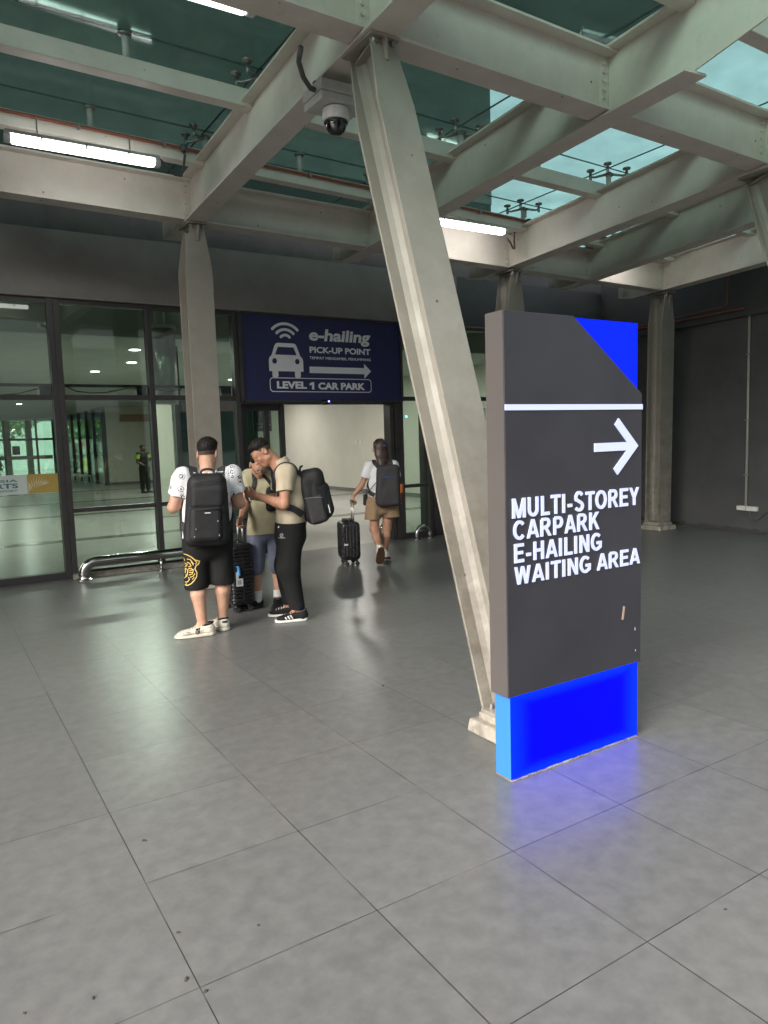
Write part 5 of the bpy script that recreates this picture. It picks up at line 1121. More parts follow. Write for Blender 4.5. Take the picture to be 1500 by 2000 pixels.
# gold roaring tiger head printed on the left leg, drawn line by line
u0, z0, sc_ = -.215, .40, 1/242.
TG = [[(0, 52), (6, 55), (14, 54), (22, 50), (29, 44), (38, 41), (36, 36), (31, 33), (29, 27), (33, 20), (32, 12), (27, 5), (22, 0), (14, -4), (8, -2), (4, 4), (3, 12)],
 [(2, 44), (8, 47), (10, 42)], [(14, 46), (20, 45), (24, 40), (26, 34)], [(29, 43), (33, 39), (30, 36)], [(3, 36), (9, 38), (15, 36), (12, 31), (6, 32), (3, 34)], [(14, 40), (19, 38), (22, 33), (17, 31)], [(16, 27), (22, 29), (26, 24), (24, 18), (18, 16)],
 [(6, 28), (7, 20)], [(11, 28), (11, 19)], [(6, 27), (12, 28), (16, 24), (14, 14), (9, 9), (5, 14)], [(7, 12), (8, 17)], [(13, 13), (12, 17)], [(20, 12), (26, 14), (29, 19)], [(10, 2), (15, 3), (19, 8), (17, 12)], [(19, 24), (27, 27)], [(18, 21), (26, 21)], [(5, 41), (9, 43)], [(22, 40), (27, 37)], [(9, 34), (12, 34)], [(24, 8), (28, 12)], [(12, 0), (14, -2)]]
tr = bvh(shorts)
pls = [([(u0+(x)*sc_, z0+.045+y*sc_*1.05) for x, y in pl], (.0075 if i == 0 else .006)) for i, pl in enumerate(TG)]
decal('tiger_print', tr, M['gold'], shorts, pls, lambda a, c: (a, -.45, c), (0, 1, 0))
mb = MB()
for z in (.812,): pass
sL_, PL, RL = shoe('shoe', (.062, -.035, 0), math.radians(183), .305, man, M['cream'], M['cream'], wid=.053, high=.100, lace=M['cream'], mc=M['blackcloth'])
sR_, PR, RR_ = shoe('shoe', (.155, .035, 0), math.radians(112), .30, man, M['cream'], M['cream'], wid=.053, high=.100, lace=M['cream'], mc=M['blackcloth'])
trl = bvh(sL_); nx, nz = -.085, .034; k_ = .0011
NYL = [[(0, 0), (0, 34)], [(0, 34), (24, 2)], [(24, 0), (24, 36)], [(-5, 0), (6, 0)], [(-6, 34), (3, 34)], [(19, 36), (30, 36)], [(4, 44), (13, 22)], [(24, 44), (13, 22)], [(13, 22), (13, -8)], [(7, -8), (19, -8)], [(0, 44), (8, 44)], [(20, 44), (28, 44)]]
decal('monogram', trl, M['ink'], sL_, [([(nx+x*k_, nz+y*k_) for x, y in pl], .0068) for pl in NYL], lambda a, c: (a, -.35, c), (0, 1, 0), lift=.001)
decal('seam', trl, M['ink'], sL_, [([(.045, .07), (.0, .075), (-.03, .055), (-.05, .045)], .0025), ([(-.13, .045), (-.17, .055), (-.19, .04)], .0025), ([(.03, .035), (-.02, .03), (-.10, .032), (-.20, .03)], .0022)], lambda a, c: (a, -.35, c), (0, 1, 0), lift=.001)
trr = bvh(sR_)
decal('heel_patch', trr, M['ink'], sR_, [([(.125, .078), (.178, .078)], .018)], lambda a, c: (a, -.35, c), (0, 1, 0), lift=.001)
# his backpack
def bag_fn(c, hw, hd, z0, z1, tilt=0., taper=.10, rad=.06, seed=1, pockets=()):
    zc = (z0+z1)/2; f0 = rbox((c[0], c[1], zc), (hw, hd, (z1-z0)/2), rad)
    def f(p):
        t = (p[:, 2]-zc)/((z1-z0)/2); k = 1+taper*np.clip(t, -1.2, 1.2)+.05*t*t; q = p.copy(); q[:, 0] = c[0]+(p[:, 0]-c[0])*k; q[:, 1] = c[1]+(p[:, 1]-c[1]+tilt*t)*(1+.5*taper*t); return f0(q)*.9
    return folds(U_([f]+list(pockets), .012), .005, 16, seed, (1, 1, .8))
bc = vec(-.005, -.235, 0); bagp = (-.005, -.235, .76)
bag = FW.thing('backpack', 'large black backpack on the back of the man in the white T-shirt', 'backpack', bagp)
fb = bag_fn(bc, .165, .105, .765, 1.325, .01, .12, .07, 2, [])
mesh_sdf('main_bag', fb, vec(-.25, -.42, .72), vec(.25, -.08, 1.38), .006, M['bagcloth'], bag, off=bagp)
fp = folds(rbox((-.01, -.315, .945), (.125, .055, .14), .045), .004, 20, 7); mesh_sdf('front_pocket', fp, vec(-.2, -.42, .76), vec(.2, -.2, 1.14), .006, M['bagcloth'], bag, off=bagp)
ff = folds(U_([rbox((-.005, -.27, 1.15), (.135, .085, .10), .05)], .01), .005, 18, 9); mesh_sdf('top_flap', ff, vec(-.2, -.42, .98), vec(.2, -.1, 1.32), .006, M['bagcloth'], bag, off=bagp)
for z, w_ in ((1.055, .10), (1.27, .11)): local_mb(MB().tube([(-w_, -.335 if z > 1.2 else -.372, z), (0, -.345 if z > 1.2 else -.378, z+.006), (w_, -.335 if z > 1.2 else -.372, z)], .005, 6), 'zip', M['bagtrim'], bag, bagp, True)
mb = MB()
for x, z in ((-.10, .86), (.085, .86), (-.09, .92), (.075, .97)): mb.tube([(x, -.365, z), (x+.004, -.371, z-.012)], .004, 6)
local_mb(mb, 'zip_pull', M['metal'], bag, bagp)
local_mb(MB().box((-.022, -.375, 1.028), (.022, -.372, 1.035)), 'label', M['whiteprint'], bag, bagp)
mb = MB(); body_top = U_([tf_, bf], .01)
for sx in (-1, 1): snap_strap(mb, body_top, [(sx*.085, -.13, 1.30), (sx*.10, -.10, 1.345), (sx*.105, -.02, 1.385), (sx*.11, .07, 1.33), (sx*.12, .13, 1.2), (sx*.15, .12, 1.08), (sx*.18, .03, .95), (sx*.15, -.09, .86)], .062, .014)
local_mb(mb, 'shoulder_strap', M['bagtrim'], bag, bagp)
mb = MB(); mb.tube(spline([(-.05, -.20, 1.30), (-.045, -.19, 1.345), (0, -.185, 1.358), (.045, -.19, 1.345), (.05, -.20, 1.30)], 5), .010, 8); local_mb(mb, 'grab_handle', M['bagtrim'], bag, bagp, True)
mb = MB()
for sx in (-1, 1): snap_strap(mb, body_top, [(sx*.083, -.115, 1.355), (sx*.115, -.115, 1.35)], .006, .018, .004)
local_mb(mb, 'reflective_tab', M['whiteprint'], bag, bagp)
FW.lean(.055)
# ================================================================== man in the sand polo shirt
FB = Frame(*BASE['polo'])
J = dict(head=vec(-.245, -.01, 1.462), hf=vec(-.66, -.22, -.72), hu=vec(-.72, 0, .66), neck=vec(-.085, .0, 1.375), chest=vec(.0, 0, 1.19), waist=vec(.01, 0, 1.01), pel=vec(.0, .0, .86), side=vec(0, 1, 0), hs=.93,
 sL=vec(-.045, -.175, 1.285), eL=vec(-.055, -.235, 1.03), wL=vec(-.285, -.10, 1.105), sR=vec(-.075, .17, 1.285), eR=vec(-.115, .24, 1.04), wR=vec(-.285, .06, 1.075),
 hL=vec(.0, -.085, .84), kL=vec(-.02, -.09, .47), aL=vec(.06, -.085, .10), hR=vec(.0, .085, .84), kR=vec(-.035, .10, .47), aR=vec(.0, .13, .10), fL=vec(-1, -.06, 0), fR=vec(-1, .05, 0), calfL=vec(1, 0, 0), calfR=vec(1, 0, 0),
 handL=(vec(-.96, .15, .18), vec(.1, .75, .6), vec(0, -.3, 1), .9), handR=(vec(-.96, -.1, .15), vec(.1, -.7, .6), vec(0, .3, 1), .9))
man = FB.thing('person', 'man in sand polo shirt and black trousers bending his head over a phone', 'person')
bf, P_, R = body_fn(J, 1.0, .98, .95); lo, hi = bounds(J)
mesh_sdf('body', bf, lo, hi, .005, M['skin1'], man); hc = J['head']
mesh_sdf('hair', hair_fn(P_, R, .93, .020, -.02, .045, .02), hc-.17, hc+.17, .005, M['hair'], man)
mesh_sdf('clipped_hair', hair_fn(P_, R, .93, .002, -.065, .03, -.02), hc-.17, hc+.17, .005, M['fade'], man)
tf_ = top_fn(J, 1.0, lambda p: (.805+.16*np.clip(-p[:, 0]*.0, 0, 1)+.02*np.sin(p[:, 0]*9))-p[:, 2], hw=.185, hd=.138, t=.60, r1=.078, r2=.074, seed=11, amp=.009, neckr=.06)
shirt = mesh_sdf('shirt', tf_, vec(-.36, -.4, .78), vec(.32, .4, 1.45), .006, M['beige'], man)
nb = J['neck']
def col_f(p):
    ax_ = unit(vec(-.45, 0, 1)); q = p-(nb+vec(.0, 0, -.005)); t = q@ax_; r_ = np.linalg.norm(q-t[:, None]*ax_, axis=1); return np.maximum(np.abs(r_-(.070-.25*np.clip(t, -.05, .05)))-.006, np.abs(t-.008)-.028)
cl_ = mesh_sdf('collar', col_f, nb-.14, nb+.14, .005, M['beige'], man); cl_.parent = shirt
def trousers_fn(J, top, hipw, hipd, w0, w1, w2, seed):
    f = U_([eseg(J['pel']*vec(1, 1, 0)+vec(0, 0, top), J['pel']*vec(1, 1, 0)+vec(0, 0, .74), (hipw-.01, hipd-.008), (hipw, hipd), J['side'])]+[U_([seg(J['h'+k], J['k'+k], w0, w1), seg(J['k'+k], J['a'+k]+vec(0, 0, .03), w1, w2)], .03) for k in 'LR'], .04)
    return cut(folds(f, .006, 14, seed, (1, 1, .35)), lambda p: .105-p[:, 2], lambda p: p[:, 2]-top)
trs = mesh_sdf('trousers', trousers_fn(J, .86, .175, .142, .114, .102, .066, 4), vec(-.28, -.3, .09), vec(.28, .32, .9), .006, M['blackcloth'], man)
trt = bvh(trs); decal('logo_print', trt, M['whiteprint'], trs, [([(-.075+.014*math.cos(a), .765+.014*math.sin(a)) for a in np.linspace(.5, 5.6, 12)], .004), ([(-.078, .765), (-.064, .765)], .004), ([(-.105, .742), (-.045, .745)], .003)], lambda a, c: (a, -.45, c), (0, 1, 0))
mb = MB().lathe([(.008, 0), (.008, .004)], (-.10, -.155, .835), 10, 'y'); local_mb(mb, 'button', M['whiteprint'], man)
sL_, PL, RL = shoe('shoe', (.150, -.085, 0), math.radians(184), .275, man, M['blackknit'], M['whitesole'], wid=.047, high=.095, lace=M['blackknit'], mc=M['greysuede'])
sR_, PR, RR_ = shoe('shoe', (.085, .13, 0), math.radians(178), .275, man, M['blackknit'], M['whitesole'], wid=.047, high=.095, lace=M['whiteprint'], mc=M['greysuede'])
trl = bvh(sL_); decal('stripe', trl, M['whiteprint'], sL_, [([(.025-.027*k, .028), (-.005-.027*k, .072)], .011) for k in range(3)], lambda a, c: (a, -.35, c), (0, 1, 0), lift=.001)
ph = FB.thing('phone', 'phone held in both hands of the man in the sand polo shirt', 'phone', (-.375, -.03, 1.115)); mb = MB(); Mx = Matrix.Rotation(math.radians(-25), 4, 'Y'); mb.box((-.005, -.036, -.075), (.004, .036, .075), Mx)
local_mb(mb, 'case', M['black'], ph, bevel=.003); mb = MB(); mb.box((.0042, -.033, -.070), (.005, .033, .070), Mx); local_mb(mb, 'screen', mat('phone screen', (.02, .025, .03), .1, emit=(.5, .6, .7), estr=.25), ph)
bagp = (.22, 0, .87); bag = FB.thing('backpack', 'black backpack with side pocket on the man in the sand polo shirt', 'backpack', bagp)
RB = np.stack([vec(1, 0, 0), vec(0, 1, 0), vec(0, 0, 1)], 1)
ta = math.radians(-14); RB = np.array([[math.cos(ta), 0, math.sin(ta)], [0, 1, 0], [-math.sin(ta), 0, math.cos(ta)]])
cB = vec(.185, 0, 1.065)
def rot_bag(c, hs, rad): return rbox(c, hs, rad, RB)
T_ = lambda x, y, z: cB+RB@vec(x, y, z)
fb = folds(U_([rot_bag(T_(0, 0, 0), (.10, .158, .235), .085), rot_bag(T_(.075, 0, -.045), (.085, .145, .165), .075)], .05), .006, 17, 3, (1, 1, .8))
mesh_sdf('main_bag', fb, vec(-.04, -.24, .76), vec(.44, .24, 1.42), .006, M['bagcloth'], bag, off=bagp)
mesh_sdf('top_flap', folds(rot_bag(T_(.030, 0, .150), (.105, .150, .095), .07), .006, 18, 5), vec(-.04, -.24, 1.02), vec(.44, .24, 1.42), .006, M['bagcloth'], bag, off=bagp)
mesh_sdf('side_pocket', folds(rot_bag(T_(.01, -.145, -.10), (.075, .028, .12), .025), .003, 22, 6), vec(-.02, -.24, .76), vec(.42, -.05, 1.3), .006, M['bagtrim'], bag, off=bagp)
mb = MB(); mb.tube([T_(-.065, -.172, .02), T_(.01, -.175, .01), T_(.08, -.172, -.012)], .0025, 6); local_mb(mb, 'piping', M['metal'], bag, bagp)
mb = MB(); mb.box((-.004, -.001, -.035), (.004, .001, .035)); q = T_(.115, -.145, -.125); mb.v = [tuple(RB@np.array(v)+q) for v in mb.v]; local_mb(mb, 'label', M['whiteprint'], bag, bagp)
body_top = U_([tf_, bf], .01); mb = MB()
snap_strap(mb, body_top, [(.11, -.11, 1.24), (.06, -.125, 1.315), (-.02, -.12, 1.36), (-.09, -.12, 1.32), (-.135, -.12, 1.24), (-.13, -.13, 1.14), (-.07, -.16, 1.04), (.03, -.165, .98), (.10, -.14, .93)], .055, .014)
snap_strap(mb, body_top, [(.11, .10, 1.26), (.06, .12, 1.33), (-.02, .12, 1.36), (-.09, .12, 1.32), (-.135, .12, 1.24), (-.13, .13, 1.14), (-.07, .16, 1.04), (.03, .165, .98), (.10, .14, .93)], .055, .014)
local_mb(mb, 'shoulder_strap', M['bagtrim'], bag, bagp)
mb = MB(); mb.tube(spline([T_(-.05, -.05, .23), T_(-.04, -.04, .275), T_(-.02, 0, .285), T_(-.04, .04, .275), T_(-.05, .05, .23)], 5), .009, 8); local_mb(mb, 'grab_handle', M['bagtrim'], bag, bagp, True)
FB.lean(.047)
# ================================================================== man in khaki T-shirt and blue shorts
FK = Frame(*BASE['khaki'])
J = dict(head=vec(-.065, -.14, 1.355), hf=vec(.22, -.78, -.62), hu=vec(.10, -.60, .80), neck=vec(-.03, -.06, 1.29), chest=vec(.0, -.02, 1.13), waist=vec(.01, 0, .97), pel=vec(.01, .02, .81), side=vec(1, 0, 0), hs=.93,
 sL=vec(-.165, -.03, 1.225), eL=vec(-.185, -.06, 1.01), wL=vec(-.215, -.20, .895), sR=vec(.16, -.03, 1.225), eR=vec(.19, .0, 1.0), wR=vec(.05, -.22, 1.02),
 hL=vec(-.08, .02, .80), kL=vec(-.095, -.01, .43), aL=vec(-.075, .0, .10), hR=vec(.10, .02, .80), kR=vec(.115, -.01, .43), aR=vec(.115, .0, .10), fL=vec(-.85, -.5, 0), fR=vec(.0, -1, 0), calfL=vec(0, 1, 0), calfR=vec(0, 1, 0),
 handL=(vec(-.32, -.25, -.9), vec(.75, -.55, -.1), vec(.2, -.9, .2), 1.0), handR=(vec(-.8, -.5, .2), vec(0, 0, 1), vec(0, -1, 0), .6))
man = FK.thing('person', 'man in khaki T-shirt and blue grey shorts holding the handle of the tall black suitcase', 'person')
bf, P_, R = body_fn(J, 1.0, 1.0, .92); lo, hi = bounds(J)
mesh_sdf('body', bf, lo, hi, .006, M['skin2'], man); hc = J['head']
mesh_sdf('hair', hair_fn(P_, R, .93, .018, -.05, .05, .02), hc-.17, hc+.17, .005, M['hair'], man)
mb = MB()
for sx in (-1, 1): mb.tube([P_(sx*.034+.027*math.cos(a), .108, -.006+.021*math.sin(a)) for a in np.linspace(0, 6.29, 16)], .0022, 6); mb.tube([P_(sx*.061, .106, -.002), P_(sx*.080, .06, .0), P_(sx*.080, -.01, .004)], .002, 6)
mb.tube([P_(-.008, .112, -.002), P_(.008, .112, -.002)], .002, 6); local_mb(mb, 'glasses', M['black'], man, smooth=True)
tf_ = top_fn(J, .98, lambda p: .705+.008*np.sin(p[:, 0]*9+.5)-p[:, 2], hw=.188, hd=.155, t=.58, r1=.076, r2=.084, seed=21, amp=.011)
mesh_sdf('shirt', tf_, vec(-.36, -.32, .66), vec(.36, .26, 1.36), .006, M['khaki'], man)
shb = shorts_fn(J, .80, .285, .285, .100, .076, .165, .135, seed=9, amp=.007)
mesh_sdf('shorts', shb, vec(-.3, -.25, .26), vec(.32, .28, .84), .006, M['bluegrey'], man)
for k in 'LR':
    a = J['a'+k]; mesh_sdf('sock', cut(seg(a+vec(0, 0, .10), a-vec(0, 0, .03), .045, .042), lambda p: p[:, 2]-.165), a-.12, a+.14, .005, M['sock'], man)
shoe('shoe', (-.03, .03, 0), math.radians(207), .285, man, M['blackknit'], M['blacksole'], wid=.048, high=.095, lace=M['blackknit'], mc=M['blackcloth'])
shoe('shoe', (.118, .05, 0), math.radians(268), .285, man, M['blackknit'], M['blacksole'], wid=.048, high=.095, lace=M['blackknit'], mc=M['blackcloth'])
bagp = (-.12, -.02, .88); bag = FK.thing('shoulder_bag', 'black shoulder bag hanging at the side of the man in khaki', 'bag', bagp)
mesh_sdf('pouch', folds(rbox((-.165, .06, .96), (.045, .10, .13), .035), .004, 20, 3), vec(-.3, -.1, .78), vec(0, .22, 1.14), .006, M['bagcloth'], bag, off=bagp)
body_top = U_([tf_, bf], .01); mb = MB(); snap_strap(mb, body_top, [(-.09, .10, 1.22), (-.10, .02, 1.29), (-.10, -.07, 1.27), (-.105, -.12, 1.17), (-.14, -.12, 1.07), (-.17, -.05, 1.0)], .038, .008); local_mb(mb, 'shoulder_strap', M['bagtrim'], bag, bagp)
bagp = (.09, -.15, 1.0); bag = FK.thing('waist_bag', 'black sling bag across the chest of the man in the khaki T-shirt', 'bag', bagp)
mesh_sdf('pouch', folds(rbox((.075, -.155, 1.035), (.075, .045, .115), .04), .004, 20, 5), vec(-.1, -.3, .85), vec(.25, 0, 1.22), .006, M['bagcloth'], bag, off=bagp)
mb = MB(); snap_strap(mb, body_top, [(.08, -.13, 1.10), (.02, -.12, 1.2), (-.07, -.06, 1.285), (-.10, .04, 1.27), (-.08, .10, 1.18)], .03, .008); local_mb(mb, 'strap', M['bagtrim'], bag, bagp)
# ================================================================== the tall ribbed suitcase
def suitcase(fr, label, c, ang, W_, D_, z0, z1, hz, ribs='h', lean=0.):
    t = thing('suitcase', label, 'suitcase', fr.w(c), -fr.a+ang); hw, hd = W_/2, D_/2
    zc, hh = (z0+z1)/2, (z1-z0)/2; f = rbox((0, 0, zc), (hw, hd, hh), .045)
    if ribs == 'h':
        def g_(p): return f(p)+.0045*np.sign(np.sin((p[:, 2]+.35*np.abs(((p[:, 0]/.05) % 2)-1)*.05)*2*math.pi/.034))*np.clip((hh-.03-np.abs(p[:, 2]-zc))/.02, 0, 1)
    else:
        def g_(p): return f(p)+.004*np.tanh(3*np.sin((p[:, 0]+p[:, 1])*2*math.pi/.042))*np.clip((hh-.04-np.abs(p[:, 2]-zc))/.02, 0, 1)
    mesh_sdf('shell', g_, vec(-hw-.03, -hd-.03, z0-.03), vec(hw+.03, hd+.03, z1+.03), .005, M['case'], t)
    mb = MB(); mb.box((-hw-.002, -.006, z0+.05), (-hw+.004, .006, z1-.05)).box((hw-.004, -.006, z0+.05), (hw+.002, .006, z1-.05)).box((-hw+.05, -.006, z1-.004), (hw-.05, .006, z1+.002)); local_mb(mb, 'zip_band', M['bagtrim'], t)
    hx = .055; yb = hd-.055
    for sx in (-1, 1): local_mb(MB().tube([(sx*hx, yb, z1-.02), (sx*hx, yb+lean, hz-.015)], .0085, 10), 'handle_tube', M['metal'], t, smooth=True)
    local_mb(MB().tube([(-hx-.012, yb+lean, hz-.01), (-hx, yb+lean, hz), (hx, yb+lean, hz), (hx+.012, yb+lean, hz-.01)], .014, 10), 'pull_grip', M['black'], t, smooth=True)
    local_mb(MB().tube(spline([(-.08, .0, z1-.01), (-.07, .0, z1+.018), (.07, .0, z1+.018), (.08, .0, z1-.01)], 5), .011, 8), 'carry_handle', M['black'], t, smooth=True)
    for sx in (-1, 1):
        for sy in (-1, 1):
            x, y = sx*(hw-.05), sy*(hd-.05); w_ = local_mb(MB().lathe([(.016, z0+.005), (.022, z0-.01), (.016, z0-.022)], (x, y, 0), 12), 'caster', M['black'], t, smooth=True)
            r_ = (z0-.004)/2; r_ = min(r_, .026); mb = MB()
            for dx in (-.016, .004): mb.lathe([(r_*.6, dx), (r_, dx+.002), (r_, dx+.010), (r_*.6, dx+.012)], (x, y+.012, r_+.001), 16, 'x')
            wl_ = local_mb(mb, 'wheel', M['blacksole'], t, smooth='auto'); wl_.parent = w_
    return t
sc1 = suitcase(FK, 'tall black suitcase with zigzag ribs standing between the two men', (-.255, -.02, 0), math.radians(-66), .34, .225, .065, .64, .86, 'h')
mb = MB(); mb.tube(spline([(.172, -.05, .44), (.178, -.045, .39), (.178, -.045, .35)], 5), .014, 6); local_mb(mb, 'tag_loop', mat('blue tag loop', (.05, .25, .55), .5), sc1, smooth=True)
mb = MB().box((.1765, -.075, .255), (.1785, -.010, .325)).box((.1767, -.075, .325), (.1783, -.05, .39)); local_mb(mb, 'luggage_tag', M['whiteprint'], sc1); mb = MB()
for k in range(7): mb.box((.1783, -.065+.006*k, .27), (.1789, -.0635+.006*k+.001*(k % 3), .31))
local_mb(mb, 'tag_print', M['ink'], sc1)
FK.lean(.047)
# ================================================================== walking woman
FM = Frame(*BASE['woman'])
J = dict(head=vec(-.03, .01, 1.425), hf=vec(-.42, .90, -.08), hu=vec(0, .08, 1), neck=vec(-.005, -.005, 1.285), chest=vec(.0, .0, 1.13), waist=vec(.0, .0, .98), pel=vec(.005, .0, .84), side=vec(1, .1, 0), hs=.93,
 sL=vec(-.150, .0, 1.215), eL=vec(-.25, -.02, .985), wL=vec(-.352, -.075, .86), sR=vec(.145, .02, 1.215), eR=vec(.195, .10, .98), wR=vec(.07, .27, .98),
 hL=vec(-.08, .0, .80), kL=vec(-.095, -.02, .43), aL=vec(-.03, -.22, .215), hR=vec(.085, .02, .80), kR=vec(.065, .05, .43), aR=vec(.035, .03, .125), fL=vec(-.1, .3, -1), fR=vec(0, 1, -.3), calfL=vec(.2, -1, 0), calfR=vec(0, -1, 0),
 handL=(vec(-.15, .15, -.95), vec(.9, .2, -.3), vec(.3, -.9, .2), 1.25), handR=(vec(-.3, .9, .2), vec(-.5, 0, 1), vec(0, 1, 0), .6))
wom = FM.thing('person', 'woman walking away in white T-shirt and tan shorts, pulling a small black suitcase', 'person')
bf, P_, R = body_fn(J, .86, .82, .96); lo, hi = bounds(J)
mesh_sdf('body', bf, lo, hi, .006, M['skin3'], wom); hc = J['head']
lh = U_([hair_fn(P_, R, .93, .016, -.08, .055, -.02), eseg(P_(.0, -.045, .02), P_(.01, -.06, -.09), (.088, .060), (.080, .055), R[:, 0]), eseg(P_(.01, -.06, -.09), hc+vec(.055, -.125, -.29), (.080, .050), (.050, .025), R[:, 0])], .03)
mesh_sdf('hair', folds(lh, .004, 40, 2, (1, 1, .15)), hc+vec(-.18, -.24, -.36), hc+vec(.2, .18, .18), .005, M['brownhair'], wom)
q = P_(.02, -.115, .02); mb = MB().tube([q+vec(-.035, -.02, .01), q+vec(.0, -.035, .012), q+vec(.035, -.02, .01)], [.008, .012, .008], 8); local_mb(mb, 'hair_clip', mat('violet hair clip', (.06, .05, .16), .3), wom, smooth=True)
mb = MB().tube([P_(-.034+.024*math.cos(a), .105, -.006+.019*math.sin(a)) for a in np.linspace(0, 6.29, 14)], .002, 6).tube([P_(-.058, .104, -.002), P_(-.080, .05, .0), P_(-.080, -.01, .004)], .002, 6); local_mb(mb, 'glasses', M['black'], wom, smooth=True)
tf_ = top_fn(J, .86, .78, hw=.160, hd=.118, t=.62, r1=.066, r2=.072, seed=31, amp=.008)
mesh_sdf('shirt', tf_, vec(-.36, -.25, .76), vec(.36, .32, 1.33), .006, M['whitetee'], wom)
ws = U_([eseg(vec(0, 0, .835), vec(.005, 0, .72), (.150, .115), (.178, .135), J['side']), eseg(vec(-.10, -.01, .76), vec(-.115, -.01, .54), (.098, .11), (.105, .125), J['side']), eseg(vec(.095, .02, .76), vec(.125, .02, .54), (.098, .11), (.110, .125), J['side'])], .02)
ws = cut(folds(ws, .009, 22, 8, (1, 1, .12)), lambda p: np.where(p[:, 0] < .01, .555, .575)-p[:, 2], lambda p: p[:, 2]-.835)
mesh_sdf('shorts', ws, vec(-.3, -.25, .52), vec(.32, .26, .88), .006, M['tan'], wom)
sA, PA, RA = shoe('shoe', (-.005, -.285, .225), math.radians(105), .235, wom, M['cream'], M['gum'], pitch=math.radians(-64), wid=.043, high=.085)
sB_, PB, RB2 = shoe('shoe', (.05, -.035, .05), math.radians(88), .235, wom, M['cream'], M['gum'], pitch=math.radians(-11), wid=.043, high=.085)
decal('letter_patch', bvh(sA), M['greysuede'], sA, [([(-.075+x*.001, .115+y*.001) for x, y in pl], .009) for pl in ([(0, 0), (12, 34)], [(12, 34), (30, 6)], [(30, 6), (42, 40)])], lambda a, c: (a, -.6, c), (0, 1, 0), lift=.001)
for k in 'LR':
    a = J['a'+k]; mesh_sdf('sock', cut(seg(a+vec(0, 0, .05), a-vec(0, 0, .03), .040, .040), lambda p, a=a: p[:, 2]-a[2]-.045), a-.1, a+.1, .005, M['sock'], wom)
bagp = (.075, -.20, .72); bag = FM.thing('backpack', 'charcoal backpack with a blue zip on the walking woman', 'backpack', bagp)
fb = bag_fn(vec(.075, -.20, 0), .150, .075, .725, 1.235, .0, .06, .06, 8); mesh_sdf('main_bag', fb, vec(-.14, -.33, .69), vec(.29, -.07, 1.29), .006, M['greybag'], bag, off=bagp)
local_mb(MB().tube([(.0, -.279, 1.085), (.075, -.283, 1.09), (.145, -.279, 1.09)], .0055, 6), 'zip', mat('blue zip', (.02, .09, .28), .4), bag, bagp, True)
bodt = U_([tf_, bf], .01); mb = MB()
for sx in (-1, 1): snap_strap(mb, bodt, [(.04+sx*.075, -.11, 1.20), (sx*.095+.01, -.07, 1.255), (sx*.10, .0, 1.275), (sx*.105, .07, 1.22), (sx*.12, .10, 1.12), (sx*.15, .06, 1.0), (sx*.16+.02, -.03, .90), (sx*.13+.04, -.10, .86)], .052, .012)
local_mb(mb, 'shoulder_strap', M['greybag'], bag, bagp)
local_mb(MB().tube(spline([(.02, -.19, 1.225), (.03, -.185, 1.265), (.075, -.18, 1.28), (.12, -.185, 1.265), (.13, -.19, 1.225)], 5), .008, 8), 'grab_handle', M['bagtrim'], bag, bagp, True)
bt = FM.thing('water_bottle', 'orange and dark bottle in the side pocket of the charcoal backpack', 'bottle', (.225, -.20, .76)); o_ = mb = None
local_mb(MB().lathe([(.02, .0), (.036, .005), (.036, .13)], (0, 0, 0), 16), 'body', mat('dark red bottle', (.05, .012, .010), .3), bt, smooth='auto'); local_mb(MB().lathe([(.0362, .13), (.0362, .235)], (0, 0, 0), 16), 'sleeve', mat('orange sleeve', (.42, .11, .02), .5), bt, smooth='auto'); local_mb(MB().lathe([(.03, .235), (.03, .26), (.02, .265)], (0, 0, 0), 16), 'cap', M['black'], bt, smooth='auto')
bagp = (-.21, .0, .80); bg2 = FM.thing('crossbody_pouch', 'small black pouch on a thin strap at the hip of the walking woman', 'bag', bagp)
mesh_sdf('pouch', rbox((-.205, .0, .80), (.028, .05, .07), .02), vec(-.26, -.08, .71), vec(-.15, .08, .9), .005, M['bagcloth'], bg2, off=bagp)
mb = MB(); mb.tube(spline([(-.19, -.02, .86), (-.13, -.12, .95), (-.06, -.135, 1.03), (.02, -.12, 1.12)], 6), .005, 6); mb.tube(spline([(-.19, .02, .86), (-.18, .0, 1.0), (-.15, -.06, 1.08)], 6), .005, 6); local_mb(mb, 'thin_strap', M['bagtrim'], bg2, bagp, True)
sc2 = suitcase(FM, 'small glossy black cabin suitcase pulled by the walking woman', (-.405, -.06, 0), math.radians(-75), .33, .23, .075, .545, .795, 'v')
local_mb(MB().box((.1685, -.095, .265), (.1705, -.045, .285)), 'maker_plate', M['whiteprint'], sc2)
mesh_sdf('top_items', rbox((-.03, .0, .557), (.08, .06, .016), .012), vec(-.14, -.1, .52), vec(.1, .1, .6), .005, M['bagtrim'], sc2)
FM.lean(.031)
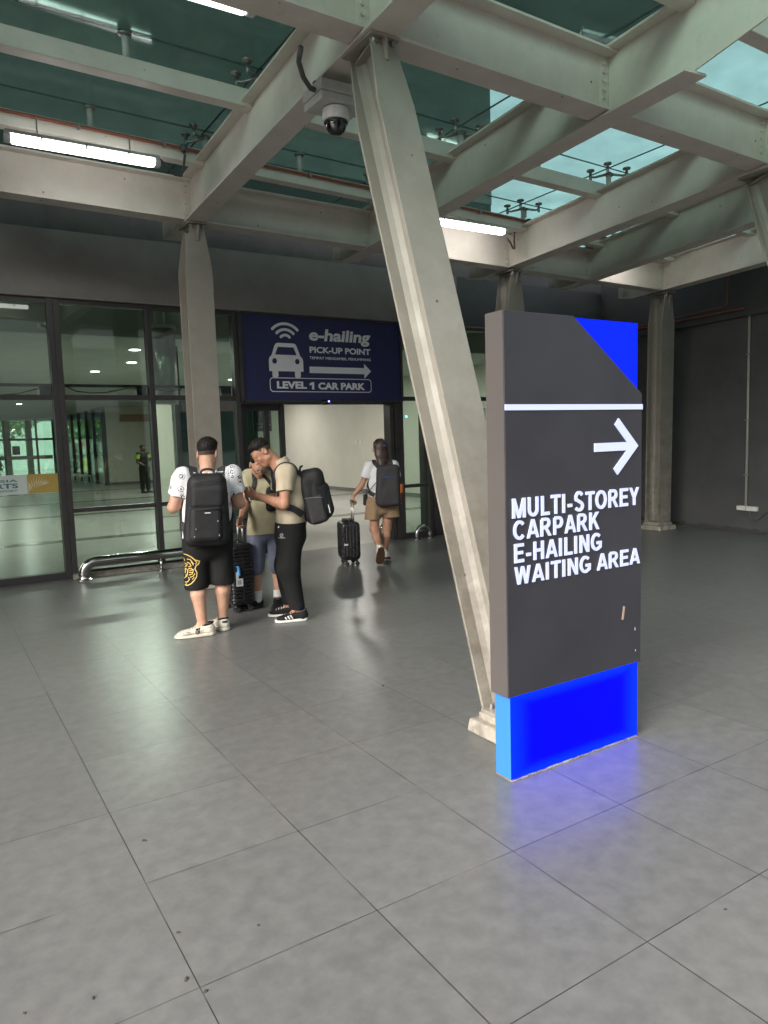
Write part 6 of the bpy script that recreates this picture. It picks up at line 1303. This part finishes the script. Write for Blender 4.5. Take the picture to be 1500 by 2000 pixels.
# ================================================================== guard inside
FG = Frame(6.13, 24.5)
J = dict(head=vec(.0, .0, 1.47), hf=vec(.9, -.4, -.05), hu=vec(0, 0, 1), neck=vec(-.01, .0, 1.33), chest=vec(0, 0, 1.18), waist=vec(0, 0, 1.02), pel=vec(0, .0, .86), side=vec(.5, .87, 0), hs=.93,
 sL=vec(-.15, -.08, 1.27), eL=vec(-.19, -.10, 1.02), wL=vec(-.02, -.20, .93), sR=vec(.13, .08, 1.27), eR=vec(.20, .10, 1.08), wR=vec(.34, .02, 1.22),
 hL=vec(-.07, -.04, .84), kL=vec(-.07, -.04, .47), aL=vec(-.08, -.04, .10), hR=vec(.08, .04, .84), kR=vec(.09, .04, .47), aR=vec(.10, .04, .10), fL=vec(.7, -.7, 0), fR=vec(.7, -.7, 0), calfL=vec(0, 1, 0), calfR=vec(0, 1, 0),
 handL=(vec(.7, -.3, -.2), vec(0, 0, 1), vec(0, -1, 0), .5), handR=(vec(.9, 0, .2), vec(0, 0, 1), vec(0, -1, 0), .5))
gd = FG.thing('person', 'guard in dark uniform with lime green sleeves standing inside the lobby', 'person')
bf, P_, R = body_fn(J, 1.0, 1.0, .95); lo, hi = bounds(J); mesh_sdf('body', bf, lo, hi, .009, M['skin4'], gd); hc = J['head']
mesh_sdf('hair', hair_fn(P_, R, .93, .014, -.04, .04, .02), hc-.17, hc+.17, .006, M['hair'], gd)
mesh_sdf('shirt', top_fn(J, 1.0, .82, t=-.05, seed=41), vec(-.36, -.36, .8), vec(.36, .36, 1.42), .009, M['blackcloth'], gd)
for k in 'LR': mesh_sdf('sleeve', cut(seg(J['s'+k], J['e'+k], .080, .078), plane(J['s'+k]+(J['e'+k]-J['s'+k])*.62, J['e'+k]-J['s'+k])), np.minimum(J['s'+k], J['e'+k])-.12, np.maximum(J['s'+k], J['e'+k])+.12, .008, M.setdefault('lime', cloth('lime cloth', (.26, .42, .05))), gd)
mesh_sdf('trousers', trousers_fn(J, .86, .165, .13, .10, .085, .07, 6), vec(-.28, -.28, .09), vec(.3, .28, .9), .009, M['blackcloth'], gd)
for k in 'LR': shoe('shoe', J['a'+k]*vec(1, 1, 0)-unit(J['f'+k])*.06, math.radians(-45), .27, gd, M['black'], M['blacksole'])
